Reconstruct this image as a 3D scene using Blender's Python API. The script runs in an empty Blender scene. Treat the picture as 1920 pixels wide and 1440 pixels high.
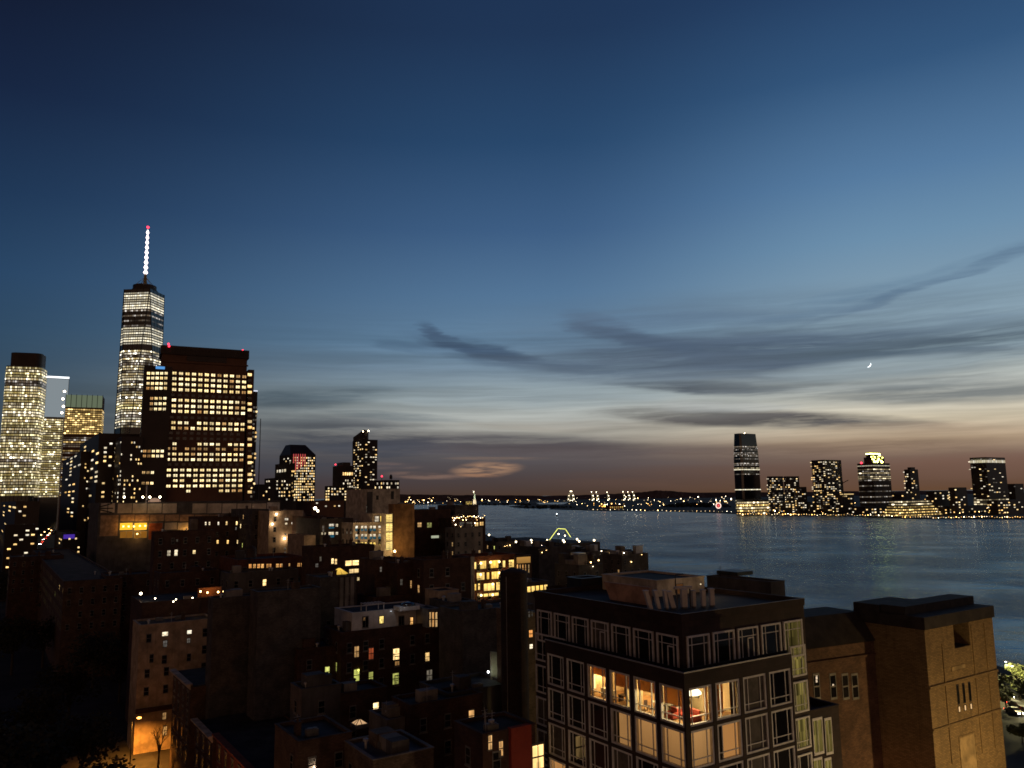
import bpy, bmesh, math, random
from mathutils import Vector, Matrix
from math import sin, cos, tan, atan, atan2, radians as R_, pi
random.seed(7)
S = bpy.context.scene
COL = S.collection
# ------------------------------------------------------------------ camera
F_PX, HOR, ROLL, CAM_Z = 1480.0, 929.0, R_(0.8), 55.0
PITCH = atan((HOR - 720) / F_PX)
cF = Vector((0, cos(PITCH), sin(PITCH))); cU0 = Vector((0, -sin(PITCH), cos(PITCH))); cR0 = Vector((1, 0, 0))
cR = cR0 * cos(ROLL) - cU0 * sin(ROLL); cU = cU0 * cos(ROLL) + cR0 * sin(ROLL)
cam = bpy.data.cameras.new('camera'); camo = bpy.data.objects.new('camera', cam); COL.objects.link(camo)
cam.lens = F_PX / 1920 * 36; cam.sensor_width = 36; cam.clip_start = 0.5; cam.clip_end = 90000
M = Matrix((cR, cU, -cF)).transposed().to_4x4(); M.translation = Vector((0, 0, CAM_Z)); camo.matrix_world = M
S.camera = camo
S.view_settings.view_transform = 'Standard'; S.view_settings.look = 'None'; S.view_settings.exposure = 0; S.view_settings.gamma = 1
S.render.engine = 'CYCLES'
S.cycles.use_denoising = True; S.cycles.max_bounces = 4; S.cycles.diffuse_bounces = 2; S.cycles.glossy_bounces = 2
S.cycles.transparent_max_bounces = 6; S.cycles.sample_clamp_indirect = 2.0; S.cycles.use_light_tree = True
S.cycles.caustics_reflective = False; S.cycles.caustics_refractive = False
S.cycles.pixel_filter_type = 'BLACKMAN_HARRIS'; S.cycles.filter_width = 1.65

def lin(r, g, b):
    f = lambda c: (c / 255 / 12.92) if c / 255 <= 0.04045 else ((c / 255 + 0.055) / 1.055) ** 2.4
    return (f(r), f(g), f(b), 1.0)
def ray(px, py):
    return cF + cR * ((px - 960) / F_PX) + cU * ((720 - py) / F_PX)
def P(px, py, Y):
    d = ray(px, py); t = Y / d.y
    return Vector((d.x * t, Y, CAM_Z + d.z * t))
def Gp(px, py, z):                                   # where the ray of a pixel meets the level z
    d = ray(px, py); t = (z - CAM_Z) / d.z
    return Vector((d.x * t, d.y * t, z))
def azel(px, py):
    d = ray(px, py).normalized()
    return math.degrees(atan2(d.x, d.y)), math.degrees(math.asin(d.z))

# ------------------------------------------------------------------ node helper
class NT:
    def __init__(s, tree): s.t = tree; s.n = tree.nodes; s.l = tree.links
    def add(s, ty, **kw):
        n = s.n.new(ty)
        for k, v in kw.items(): setattr(n, k, v)
        return n
    def put(s, sock, v):
        if v is None: return
        if hasattr(v, 'is_linked'): s.l.new(v, sock)
        else: sock.default_value = v
    def math(s, op, a, b=None, c=None, clamp=False):
        n = s.add('ShaderNodeMath', operation=op, use_clamp=clamp)
        s.put(n.inputs[0], a); s.put(n.inputs[1], b); s.put(n.inputs[2], c); return n.outputs[0]
    def mixc(s, f, a, b, mode='MIX'):
        n = s.add('ShaderNodeMix', data_type='RGBA', blend_type=mode)
        s.put(n.inputs[0], f); s.put(n.inputs[6], a); s.put(n.inputs[7], b); return n.outputs[2]
    def ramp(s, f, stops, interp='LINEAR'):
        n = s.add('ShaderNodeValToRGB'); e = n.color_ramp.elements; n.color_ramp.interpolation = interp
        while len(e) < len(stops): e.new(0.5)
        for i, (p, c) in enumerate(stops): e[i].position = p; e[i].color = c
        s.put(n.inputs[0], f); return n.outputs[0]
    def comb(s, x, y, z=0.0):
        n = s.add('ShaderNodeCombineXYZ'); s.put(n.inputs[0], x); s.put(n.inputs[1], y); s.put(n.inputs[2], z); return n.outputs[0]
    def noise(s, vec, scale, detail=3.0, rough=0.55, dist=0.0):
        n = s.add('ShaderNodeTexNoise'); s.put(n.inputs['Vector'], vec); n.inputs['Scale'].default_value = scale
        n.inputs['Detail'].default_value = detail; n.inputs['Roughness'].default_value = rough; n.inputs['Distortion'].default_value = dist
        return n.outputs['Fac']
    def smooth(s, v, a, b, o0=0.0, o1=1.0):
        n = s.add('ShaderNodeMapRange', interpolation_type='SMOOTHSTEP')
        s.put(n.inputs[0], v); n.inputs[1].default_value = a; n.inputs[2].default_value = b; n.inputs[3].default_value = o0; n.inputs[4].default_value = o1
        return n.outputs[0]

# ------------------------------------------------------------------ dusk sky (world)
W = bpy.data.worlds.new('World'); S.world = W; W.use_nodes = True
k = NT(W.node_tree); k.n.clear()
tc = k.add('ShaderNodeTexCoord'); sp = k.add('ShaderNodeSeparateXYZ'); k.l.new(tc.outputs['Generated'], sp.inputs[0])
X, Yv, Zv = sp.outputs
AZ = k.math('MULTIPLY', k.math('ARCTAN2', X, Yv), 180 / pi)
EL = k.math('MULTIPLY', k.math('ARCSINE', Zv), 180 / pi)
def elr(stops):                                      # stops: (degrees above the horizon, sRGB)
    return k.ramp(k.math('DIVIDE', EL, 60.0, clamp=True), [(max(0, e) / 60, lin(*c)) for e, c in stops])
skyL = elr([(0, (54, 48, 56)), (3, (46, 56, 68)), (6, (46, 66, 82)), (10, (44, 70, 94)), (14, (38, 66, 97)), (19, (29, 52, 82)), (25, (22, 35, 62)), (32, (17, 23, 43)), (45, (12, 17, 34)), (60, (8, 12, 30))])
skyM = elr([(0, (76, 58, 48)), (1.2, (76, 66, 66)), (2.4, (86, 80, 82)), (3.2, (114, 106, 102)), (4.3, (160, 157, 148)), (5.7, (168, 172, 168)), (7.2, (148, 161, 165)), (9, (118, 138, 154)), (11, (100, 130, 156)), (14.5, (84, 117, 150)), (19, (62, 94, 132)), (25, (41, 72, 108)), (32, (32, 54, 86)), (60, (16, 26, 60))])
skyR = elr([(0, (100, 71, 50)), (1.0, (105, 80, 66)), (2.0, (120, 97, 86)), (3.2, (178, 154, 128)), (4.6, (206, 194, 170)), (6.3, (198, 199, 189)), (9, (150, 171, 180)), (12.5, (130, 156, 174)), (16.5, (108, 143, 172)), (20.5, (86, 123, 160)), (27, (52, 86, 124)), (33, (36, 62, 98)), (60, (18, 30, 66))])
fM = k.smooth(AZ, -40, 3); fR = k.math('MULTIPLY', k.smooth(AZ, 2, 27), k.smooth(AZ, 70, 130, 1.0, 0.0))
back = k.smooth(k.math('ABSOLUTE', AZ), 60, 125, 1.0, 0.12)
base = k.mixc(fR, k.mixc(fM, skyL, skyM), skyR)
# high thin cloud: streaks laid out by bearing and height above the horizon
cv = k.comb(k.math('MULTIPLY', AZ, 0.05), k.math('MULTIPLY', EL, 0.28), 0.0)
w1 = k.math('SUBTRACT', k.noise(cv, 1.1, 4, 0.55), 0.5)
w2 = k.math('SUBTRACT', k.noise(k.comb(k.math('MULTIPLY', AZ, 0.05), k.math('MULTIPLY', EL, 0.28), 5.0), 2.3, 4, 0.6), 0.5)
AZd = k.math('ADD', AZ, k.math('MULTIPLY', w2, 7.0)); ELd = k.math('ADD', EL, k.math('MULTIPLY', w1, 1.1))
tex = k.noise(k.comb(k.math('MULTIPLY', AZd, 0.07), k.math('MULTIPLY', ELd, 0.9), 2.0), 1.6, 5, 0.62)
texm = k.smooth(tex, 0.30, 0.62, 0.45, 1.15)
CLOUDS = [  # px, py, half length, half height, tilt (down to the right +), strength, colour
    (1170, 622, 110, 13, 20, .6, (80, 98, 122)), (1250, 652, 150, 15, 14, .55, (76, 92, 114)), (1330, 674, 250, 15, 5, .95, (70, 82, 100)), (1460, 645, 280, 16, 2, .95, (74, 88, 106)), (1200, 642, 130, 11, 18, .8, (72, 88, 110)), (1400, 640, 480, 60, 2, .42, (92, 110, 130)), (1300, 600, 200, 10, 4, .3, (92, 116, 142)), (1560, 672, 300, 9, 1, .5, (80, 94, 110)),
    (1720, 646, 280, 15, -1, .85, (88, 104, 118)), (1840, 664, 160, 9, -2, .5, (92, 106, 118)), (1250, 690, 300, 20, 3, .55, (92, 106, 122)), (1640, 610, 260, 16, 0, .3, (104, 124, 142)),
    (838, 637, 70, 8, 25, .7, (62, 80, 104)), (915, 660, 120, 8, 10, .75, (64, 82, 104)), (880, 655, 120, 16, 14, .4, (70, 90, 114)), (1000, 676, 120, 5, 5, .6, (72, 88, 108)), (1060, 684, 160, 10, 6, .5, (88, 104, 122)),
    (765, 652, 60, 8, 8, .4, (66, 88, 112)), (1330, 728, 150, 8, 4, .95, (86, 95, 106)), (1740, 738, 190, 11, 2, .7, (112, 118, 120)), (1640, 730, 300, 22, 1, .35, (120, 126, 128)), (1520, 700, 300, 7, 2, .45, (96, 108, 120)), (1180, 716, 200, 6, 3, .4, (100, 112, 122)),
    (1560, 720, 260, 12, 2, .4, (116, 124, 128)), (1790, 511, 240, 6, -13, .5, (84, 108, 134)), (1700, 530, 240, 9, -11, .3, (92, 120, 146)), (1600, 548, 120, 8, -8, .25, (96, 126, 152)),
    (1430, 790, 260, 11, 4, .95, (98, 95, 94)), (1250, 775, 130, 8, 3, .6, (110, 110, 108)), (1690, 806, 160, 8, 1, .4, (150, 128, 108)),
    (900, 838, 300, 19, 2, .85, (84, 82, 88)), (640, 832, 190, 36, 0, .7, (66, 70, 80)), (1180, 850, 300, 14, 2, .6, (92, 82, 82)), (1560, 848, 260, 14, 0, .55, (112, 92, 80)),
    (560, 745, 190, 14, -3, .5, (62, 80, 94)), (760, 782, 120, 6, 3, .5, (86, 98, 106)), (330, 770, 300, 30, 0, .35, (50, 62, 72)), (690, 716, 170, 10, 2, .3, (104, 124, 138)),
    (1350, 764, 130, 8, 3, .5, (166, 170, 170)), (1000, 748, 260, 12, 1, .45, (140, 154, 162)), (1830, 872, 130, 14, 0, .5, (122, 92, 78)), (1480, 896, 420, 18, 0, .4, (100, 76, 64)),
    (1640, 690, 170, 13, 0, .5, (166, 182, 188)), (1080, 800, 220, 7, 2, .5, (152, 146, 136))]
GLOW = [(912, 881, 60, 11, -3, .7, (172, 134, 106)), (800, 893, 70, 5, 4, .6, (132, 106, 94)), (930, 860, 90, 3, 0, .4, (140, 116, 100)), (722, 874, 60, 5, 2, .5, (120, 100, 94)), (900, 893, 40, 4, 3, .5, (160, 118, 92))]
colr = base
glm = k.smooth(k.noise(k.comb(k.math('MULTIPLY', AZ, 0.22), k.math('MULTIPLY', EL, 2.2), 7.0), 1.5, 4, .6), .36, .62, .15, 1.1)
DEG = 180 / pi / F_PX
for lst in (CLOUDS, GLOW):
    for (px, py, hl, hh, tl, st, c) in lst:
        a0, e0 = azel(px, py); t = R_(-tl)
        da = k.math('SUBTRACT', AZd if lst is CLOUDS else AZ, a0); de = k.math('SUBTRACT', ELd if lst is CLOUDS else k.math('ADD', EL, k.math('MULTIPLY', w1, .9)), e0)
        q = hl * DEG * 1.3; p_ = hh * DEG * (1.85 if lst is CLOUDS else 1.6)
        u = k.math('DIVIDE', k.math('ADD', k.math('MULTIPLY', da, cos(t)), k.math('MULTIPLY', de, sin(t))), q)
        v = k.math('DIVIDE', k.math('SUBTRACT', k.math('MULTIPLY', de, cos(t)), k.math('MULTIPLY', da, sin(t))), p_)
        r2 = k.math('ADD', k.math('MULTIPLY', u, u), k.math('MULTIPLY', v, v))
        m = k.math('MULTIPLY', k.smooth(r2, 0.0, 1.0, min(1, st * 1.1), 0.0), texm if lst is CLOUDS else glm)
        colr = k.mixc(m, colr, lin(*c))
s1 = k.noise(k.comb(k.math('MULTIPLY', AZd, 0.035), k.math('MULTIPLY', ELd, 0.95), 11.0), 1.5, 5, .6); s2 = k.noise(k.comb(k.math('MULTIPLY', AZ, 0.06), k.math('MULTIPLY', ELd, 2.2), 3.0), 1.2, 3, .55)
sf = k.math('ADD', k.smooth(s1, .3, .7, -.5, .5), k.smooth(s2, .3, .7, -.25, .25)); sm = k.math('MULTIPLY', k.smooth(AZ, -26, -6, .15, 1.0), k.math('MULTIPLY', k.smooth(EL, 1.5, 4.0), k.smooth(EL, 9, 14.5, 1.0, .0)))
fac = k.math('MULTIPLY_ADD', k.math('MULTIPLY', sf, sm), .27, 1.0)
sc_ = k.add('ShaderNodeVectorMath', operation='SCALE'); k.put(sc_.inputs[0], colr); k.put(sc_.inputs[3], fac); colr = sc_.outputs[0]
hv = k.smooth(EL, -1.5, -0.1)
colr = k.mixc(hv, lin(26, 18, 14), colr)
bg = k.add('ShaderNodeBackground'); k.put(bg.inputs[0], colr); k.put(bg.inputs[1], back)
# warm city glow added to the unseen sky behind the camera, lighting facing walls
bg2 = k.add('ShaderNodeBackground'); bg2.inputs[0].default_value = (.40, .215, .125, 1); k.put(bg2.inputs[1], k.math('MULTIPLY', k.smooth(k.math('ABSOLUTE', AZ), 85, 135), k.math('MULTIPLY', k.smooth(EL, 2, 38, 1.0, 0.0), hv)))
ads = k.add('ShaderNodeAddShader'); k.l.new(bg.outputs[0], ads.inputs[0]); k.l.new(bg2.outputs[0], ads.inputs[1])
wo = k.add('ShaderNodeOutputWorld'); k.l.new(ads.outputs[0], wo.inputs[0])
W.cycles.sampling_method = 'MANUAL'; W.cycles.sample_map_resolution = 1024
# ------------------------------------------------------------------ materials
MATS = {}
def mat(name):
    m = bpy.data.materials.new(name); m.use_nodes = True; t = NT(m.node_tree); t.n.clear()
    o = t.add('ShaderNodeOutputMaterial'); MATS[name] = m
    return m, t, o
def surf(name, c, rough=0.85, var=0.35, scale=0.5, brick=None, spec=0.3, streak=0.0, metal=0.0, bump=0.0):
    """c: linear base colour; blotchy wear, optional courses of brick or panel joints in the wall's own metres"""
    if name in MATS: return MATS[name]
    m, t, o = mat(name)
    b = t.add('ShaderNodeBsdfPrincipled'); tcn = t.add('ShaderNodeTexCoord'); uv = tcn.outputs['UV']
    gm = t.add('ShaderNodeNewGeometry')
    n = t.noise(gm.outputs['Position'], scale, 5, 0.6)
    col = t.mixc(t.smooth(n, 0.3, 0.72), tuple(x * (1 - var) for x in c) + (1,), tuple(min(1, x * (1 + var)) for x in c) + (1,))
    n2 = t.noise(gm.outputs['Position'], scale * 9, 3, 0.6)
    col = t.mixc(0.35, col, t.mixc(n2, (0.25, 0.25, 0.25, 1), (1.0, 1.0, 1.0, 1)), 'MULTIPLY')
    if streak:
        mp = t.add('ShaderNodeMapping'); t.l.new(uv, mp.inputs[0]); mp.inputs['Scale'].default_value = (1.3, 0.07, 1)
        s = t.noise(mp.outputs[0], 1.0, 4, 0.6)
        col = t.mixc(t.smooth(s, 0.5, 0.72, 0, streak), col, tuple(x * 0.3 for x in c) + (1,))
    if brick:
        bw, bh, mort, mc = brick
        br = t.add('ShaderNodeTexBrick'); t.l.new(uv, br.inputs[0]); br.inputs['Scale'].default_value = 1
        br.inputs['Brick Width'].default_value = bw; br.inputs['Row Height'].default_value = bh; br.inputs['Mortar Size'].default_value = mort
        br.inputs['Color1'].default_value = (1, 1, 1, 1); br.inputs['Color2'].default_value = (.62, .62, .62, 1); br.inputs['Mortar'].default_value = (mc, mc, mc, 1)
        col = t.mixc(1.0, col, br.outputs[0], 'MULTIPLY')
    t.put(b.inputs['Base Color'], col); b.inputs['Roughness'].default_value = rough; b.inputs['Specular IOR Level'].default_value = spec; b.inputs['Metallic'].default_value = metal
    if bump:
        bp = t.add('ShaderNodeBump'); bp.inputs['Strength'].default_value = bump; t.put(bp.inputs['Height'], n2); t.l.new(bp.outputs[0], b.inputs['Normal'])
    t.l.new(b.outputs[0], o.inputs[0])
    return m
def rnd(t):
    oi = t.add('ShaderNodeObjectInfo'); gm = t.add('ShaderNodeNewGeometry')
    return t.math('FRACT', t.math('ADD', oi.outputs['Random'], gm.outputs['Random Per Island']))
def lit(name, c1, c2, s, lo=0.35, pat=0.6, sample=False, cell=(0.35, 0.3)):
    """a lit room behind glass: ceiling glow above, darker furniture and blinds below, every window different"""
    if name in MATS: return MATS[name]
    m, t, o = mat(name); e = t.add('ShaderNodeEmission'); r = rnd(t)
    tcn = t.add('ShaderNodeTexCoord'); sp = t.add('ShaderNodeSeparateXYZ'); t.l.new(tcn.outputs['UV'], sp.inputs[0])
    r2 = t.math('FRACT', t.math('MULTIPLY', r, 17.3))
    u, v = sp.outputs[0], sp.outputs[1]
    wn = t.add('ShaderNodeTexWhiteNoise'); wn.noise_dimensions = '3D'
    t.put(wn.inputs[0], t.comb(t.math('FLOOR', t.math('DIVIDE', u, cell[0])), t.math('FLOOR', t.math('DIVIDE', v, cell[1])), r))
    pattern = t.math('MULTIPLY_ADD', wn.outputs[0], pat, 1 - pat)
    pattern = t.math('MULTIPLY', pattern, t.math('MULTIPLY_ADD', v, 0.45, 0.75))
    st = t.math('MULTIPLY', t.math('MULTIPLY_ADD', r2, s * (1 - lo), s * lo), pattern)
    t.put(e.inputs[0], t.mixc(r, c1, c2)); t.put(e.inputs[1], st); t.l.new(e.outputs[0], o.inputs[0])
    m.cycles.emission_sampling = 'AUTO' if sample else 'NONE'
    return m
def glow(name, c, s, sample=False):
    if name in MATS: return MATS[name]
    m, t, o = mat(name); e = t.add('ShaderNodeEmission'); e.inputs[0].default_value = c; e.inputs[1].default_value = s
    t.l.new(e.outputs[0], o.inputs[0]); m.cycles.emission_sampling = 'AUTO' if sample else 'NONE'
    return m
def glass(name, c=(0.01, 0.011, 0.013), rough=0.08, spec=0.5):
    if name in MATS: return MATS[name]
    m, t, o = mat(name); b = t.add('ShaderNodeBsdfPrincipled')
    r = rnd(t); f = t.math('MULTIPLY_ADD', r, 1.4, 0.4)
    col = t.add('ShaderNodeVectorMath', operation='SCALE'); col.inputs[0].default_value = c[:3]; t.put(col.inputs[3], f)
    t.l.new(col.outputs[0], b.inputs['Base Color']); b.inputs['Roughness'].default_value = rough; b.inputs['Specular IOR Level'].default_value = spec
    t.l.new(b.outputs[0], o.inputs[0]); return m
def band(name, c1, c2, s, cellw=3.0, on=0.7, spill=0.12, even=0.0):
    """one storey of an office tower seen through its curtain wall: UV u runs along the facade in metres; bays are lit or dark"""
    if name in MATS: return MATS[name]
    m, t, o = mat(name); b = t.add('ShaderNodeBsdfPrincipled'); b.inputs['Base Color'].default_value = (.012, .013, .015, 1); b.inputs['Roughness'].default_value = .15
    oi = t.add('ShaderNodeObjectInfo'); rr = oi.outputs['Random']
    tcn = t.add('ShaderNodeTexCoord'); sp = t.add('ShaderNodeSeparateXYZ'); t.l.new(tcn.outputs['UV'], sp.inputs[0]); u = t.math('DIVIDE', sp.outputs[0], cellw)
    cell = t.math('FLOOR', u); fr = t.math('FRACT', u)
    wn = t.add('ShaderNodeTexWhiteNoise'); wn.noise_dimensions = '2D'; t.put(wn.inputs[0], t.comb(cell, t.math('MULTIPLY', rr, 97.0)))
    ns = t.noise(t.comb(t.math('MULTIPLY', cell, 0.16), t.math('MULTIPLY', rr, 400.0)), 1.0, 1)     # runs of bays lit together
    lev = t.math('MULTIPLY', t.smooth(ns, 0.62 - 0.5 * on, 0.75 - 0.5 * on), t.math('MULTIPLY_ADD', t.math('POWER', wn.outputs[0], 6.0), 2.4, 0.22))
    if even: lev = t.math('MULTIPLY_ADD', lev, 1 - even, even * .85)
    mul = t.math('MULTIPLY', t.math('GREATER_THAN', fr, 0.16), t.math('ADD', lev, spill * 0.3))
    storey = t.math('MULTIPLY_ADD', t.math('FRACT', t.math('MULTIPLY', rr, 31.7)), 1.1, 0.35)
    st = t.math('MULTIPLY', t.math('MULTIPLY', mul, storey), s)
    t.put(b.inputs['Emission Color'], t.mixc(wn.outputs[0], c1, c2)); t.put(b.inputs['Emission Strength'], st)
    t.l.new(b.outputs[0], o.inputs[0]); m.cycles.emission_sampling = 'NONE'; return m

BRK = (0.42, 0.16, 0.018, 0.45)
m_dkbrick = surf('dark_brick', (.095, .048, .032), brick=BRK)
m_redbrick = surf('red_brick', (.17, .055, .03), brick=BRK)
m_brnbrick = surf('brown_brick', (.12, .07, .045), brick=BRK)
m_tanbrick = surf('tan_brick', (.22, .16, .11), brick=BRK)
m_greybrick = surf('grey_brick', (.11, .095, .085), brick=BRK, streak=.3)
m_cream = surf('cream_render', (.50, .42, .33), streak=.35)
m_beige = surf('beige_render', (.42, .31, .21), streak=.35)
m_white = surf('white_paint', (.6, .56, .52), var=.2, streak=.3)
m_conc = surf('concrete', (.24, .21, .18), streak=.4, scale=.25)
m_dkconc = surf('dark_concrete', (.09, .08, .075), streak=.4, scale=.25)
m_roof = surf('roof_felt', (.035, .032, .032), scale=.3, var=.6)
m_roofgrey = surf('grey_roof_membrane', (.10, .10, .11), scale=.25, var=.5)
m_steel = surf('painted_steel', (.16, .15, .14), rough=.5)
m_alu = surf('aluminium', (.55, .53, .5), rough=.45, metal=.6, var=.15)
m_black = surf('black_metal', (.02, .019, .019), rough=.45)
m_tower = surf('tower_cladding', (.05, .04, .034), scale=.05)
m_granite = surf('brown_granite', (.14, .068, .04), scale=.05, var=.25)
m_dktower = surf('dark_tower_cladding', (.04, .025, .02), scale=.05, rough=.5)
m_curtain = glass('curtain_wall_glass', (.012, .014, .017), .12)
m_dkglass = glass('dark_window_glass', (.010, .010, .011), .07, .6)
m_asphalt = surf('asphalt', (.05, .047, .044), scale=.2)
m_ground = surf('city_ground', (.032, .028, .026), scale=.05, var=.6)
m_bark = surf('bark', (.05, .038, .028), scale=3)
l_warm = lit('lit_warm', (1, .58, .18, 1), (1, .74, .36, 1), 2.9)
l_warmdim = lit('lit_warm_dim', (1, .50, .16, 1), (1, .62, .26, 1), 1.0)
l_white = lit('lit_white', (1, .80, .50, 1), (1, .9, .72, 1), 2.0)
l_office = lit('lit_office', (1, .70, .28, 1), (1, .84, .5, 1), 3.1, lo=.3, pat=.5, cell=(.5, .34))
l_yellow = lit('lit_yellow', (1, .64, .13, 1), (1, .72, .2, 1), 2.4)
l_orange = lit('lit_orange', (1, .40, .10, 1), (1, .52, .16, 1), 1.7)
l_red = lit('lit_red', (.9, .16, .06, 1), (1, .26, .08, 1), .9)
l_green = lit('lit_green', (.72, .75, .16, 1), (.8, .8, .22, 1), 1.2)
l_grey = lit('lit_grey', (.62, .56, .5, 1), (.7, .58, .42, 1), .28)
b_white = band('band_white', (1, .72, .28, 1), (1, .92, .68, 1), 1.5, 3.6, .62, even=.12)
b_full = band('band_full', (1, .86, .56, 1), (1, .94, .75, 1), 1.25, 4.2, 1.15, even=.8)
b_yel = band('band_yellow', (.95, .70, .18, 1), (1, .88, .5, 1), 1.4, 2.6, .85)
b_amber = band('band_amber', (1, .60, .16, 1), (1, .7, .26, 1), 1.5, 3.0, .75)
b_tall = band('band_tall', (1, .82, .5, 1), (1, .94, .8, 1), 2.0, 3.2, .45)
b_dim = band('band_dim', (1, .7, .4, 1), (.8, .75, .7, 1), .55, 3.0, .55)
b_far = band('band_far', (1, .74, .36, 1), (1, .84, .55, 1), 1.6, 7.0, .55)
g_white = glow('lamp_white', (1, .82, .55, 1), 14)
g_warm = glow('lamp_warm', (1, .62, .22, 1), 12)
g_orange = glow('lamp_sodium', (1, .40, .06, 1), 10)
g_red = glow('lamp_red', (1, .03, .06, 1), 5)
g_cool = glow('lamp_cool', (.9, .97, 1, 1), 12)
g_lime = glow('lamp_lime', (.85, .85, .16, 1), 2.2)

# ------------------------------------------------------------------ mesh helper
class MB:
    def __init__(s): s.v = []; s.f = []; s.uv = []; s.mi = []
    def quad(s, a, b, c, d, uv=None, mi=0):
        i = len(s.v); s.v += [tuple(a), tuple(b), tuple(c), tuple(d)]; s.f.append((i, i + 1, i + 2, i + 3)); s.mi.append(mi)
        if uv is None:
            a, b, c, d = map(Vector, (a, b, c, d)); n = (b - a).cross(d - a)
            ax = max(range(3), key=lambda q: abs(n[q])); ij = [(1, 2), (0, 2), (0, 1)][ax]
            uv = [(p[ij[0]], p[ij[1]]) for p in (a, b, c, d)]
        s.uv += uv
    def face(s, pts, mi=0):
        i = len(s.v); s.v += [tuple(p) for p in pts]; s.f.append(tuple(range(i, i + len(pts)))); s.mi.append(mi); s.uv += [(p[0], p[1]) for p in pts]
    def box(s, x0, x1, y0, y1, z0, z1, mi=0, bottom=True):
        p = [(x, y, z) for z in (z0, z1) for y in (y0, y1) for x in (x0, x1)]
        q = [(0, 1, 5, 4), (1, 3, 7, 5), (3, 2, 6, 7), (2, 0, 4, 6), (4, 5, 7, 6)] + ([(2, 3, 1, 0)] if bottom else [])
        for f in q: s.quad(*[p[i] for i in f], mi=mi)
        return s
    def prism(s, pts0, pts1, mi=0, caps=True):         # two rings of equal count
        n = len(pts0); L = 0
        for i in range(n):
            a, b, c, d = pts0[i], pts0[(i + 1) % n], pts1[(i + 1) % n], pts1[i]
            w = (Vector(b) - Vector(a)).length; h = abs(d[2] - a[2])
            s.quad(a, b, c, d, uv=[(L, a[2]), (L + w, b[2]), (L + w, c[2]), (L, d[2])], mi=mi); L += w
        if caps: s.face(list(pts1), mi); s.face(list(reversed(pts0)), mi)
        return s
    def ngon(s, cx, cy, r, n, z, ph=0.0, sy=1.0): return [(cx + r * cos(ph + 2 * pi * i / n), cy + sy * r * sin(ph + 2 * pi * i / n), z) for i in range(n)]
    def lathe(s, prof, n=10, cx=0, cy=0, mi=0):        # [(r, z)]
        for (r0, z0), (r1, z1) in zip(prof, prof[1:]): s.prism(s.ngon(cx, cy, max(r0, 1e-3), n, z0), s.ngon(cx, cy, max(r1, 1e-3), n, z1), mi, caps=False)
        s.face(s.ngon(cx, cy, max(prof[-1][0], 1e-3), n, prof[-1][1]), mi); return s
    def bar(s, a, b, r, n=4, r2=None, mi=0):
        a, b = Vector(a), Vector(b); d = (b - a).normalized(); x = d.orthogonal().normalized(); y = d.cross(x); r2 = r if r2 is None else r2
        ring = lambda p, q: [tuple(p + x * q * cos(2 * pi * i / n + .785) + y * q * sin(2 * pi * i / n + .785)) for i in range(n)]
        s.prism(ring(a, r), ring(b, r2), mi); return s
    def ball(s, c, r, mi=0, n=8, m=5, sz=1.0):
        prof = [(r * sin(pi * i / m), c[2] - sz * r * cos(pi * i / m)) for i in range(m + 1)]
        return s.lathe(prof, n, c[0], c[1], mi)
    def mesh(s, name, *mats):
        me = bpy.data.meshes.new(name); me.from_pydata(s.v, [], s.f)
        ul = me.uv_layers.new(name='UVMap'); ul.data.foreach_set('uv', [q for p in s.uv for q in p])
        for m in mats: me.materials.append(m)
        if any(s.mi): me.polygons.foreach_set('material_index', s.mi)
        me.update(); return me
    def obj(s, name, mats, parent=None):
        mats = mats if isinstance(mats, (list, tuple)) else [mats]
        return link(name, s.mesh(name, *mats), parent)
def link(name, me, parent=None):
    o = bpy.data.objects.new(name, me); COL.objects.link(o)
    if parent is not None: o.parent = parent
    return o
def tag(o, label, cat, group=None):
    o['label'] = label; o['category'] = cat
    if group: o['group'] = group
    return o
def empty(name, loc, rz=0.0):
    o = bpy.data.objects.new(name, None); COL.objects.link(o); o.location = loc; o.rotation_euler = (0, 0, rz); o.empty_display_size = .1; return o
def dup(root, loc, rz=None, label=None):
    r = root.copy(); COL.objects.link(r); r.location = loc
    if rz is not None: r.rotation_euler = (0, 0, rz)
    if label: r['label'] = label
    for ch in list(root.children):
        c = ch.copy(); COL.objects.link(c); c.parent = r
        for g in list(ch.children):
            d = g.copy(); COL.objects.link(d); d.parent = c
    return r
def structure(name, mb, m):
    o = mb.obj(name, m); o['kind'] = 'structure'; return o
LIGHTS = 0
def light(parent, loc, power, col=(1, .6, .28), r=.25, name='light_source'):
    l = bpy.data.lights.new(name, 'POINT'); l.energy = power; l.color = col; l.shadow_soft_size = r
    o = bpy.data.objects.new(name, l); COL.objects.link(o); o.location = loc
    if parent is not None: o.parent = parent
    return o
def spot(parent, loc, to, power, col=(1, .6, .28), ang=90, r=.2):
    l = bpy.data.lights.new('light_source', 'SPOT'); l.energy = power; l.color = col; l.shadow_soft_size = r; l.spot_size = R_(ang); l.spot_blend = .7
    o = bpy.data.objects.new('light_source', l); COL.objects.link(o); o.location = loc
    o.rotation_euler = (Vector(to) - Vector(loc)).to_track_quat('-Z', 'Y').to_euler()
    if parent is not None: o.parent = parent
    return o

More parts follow.
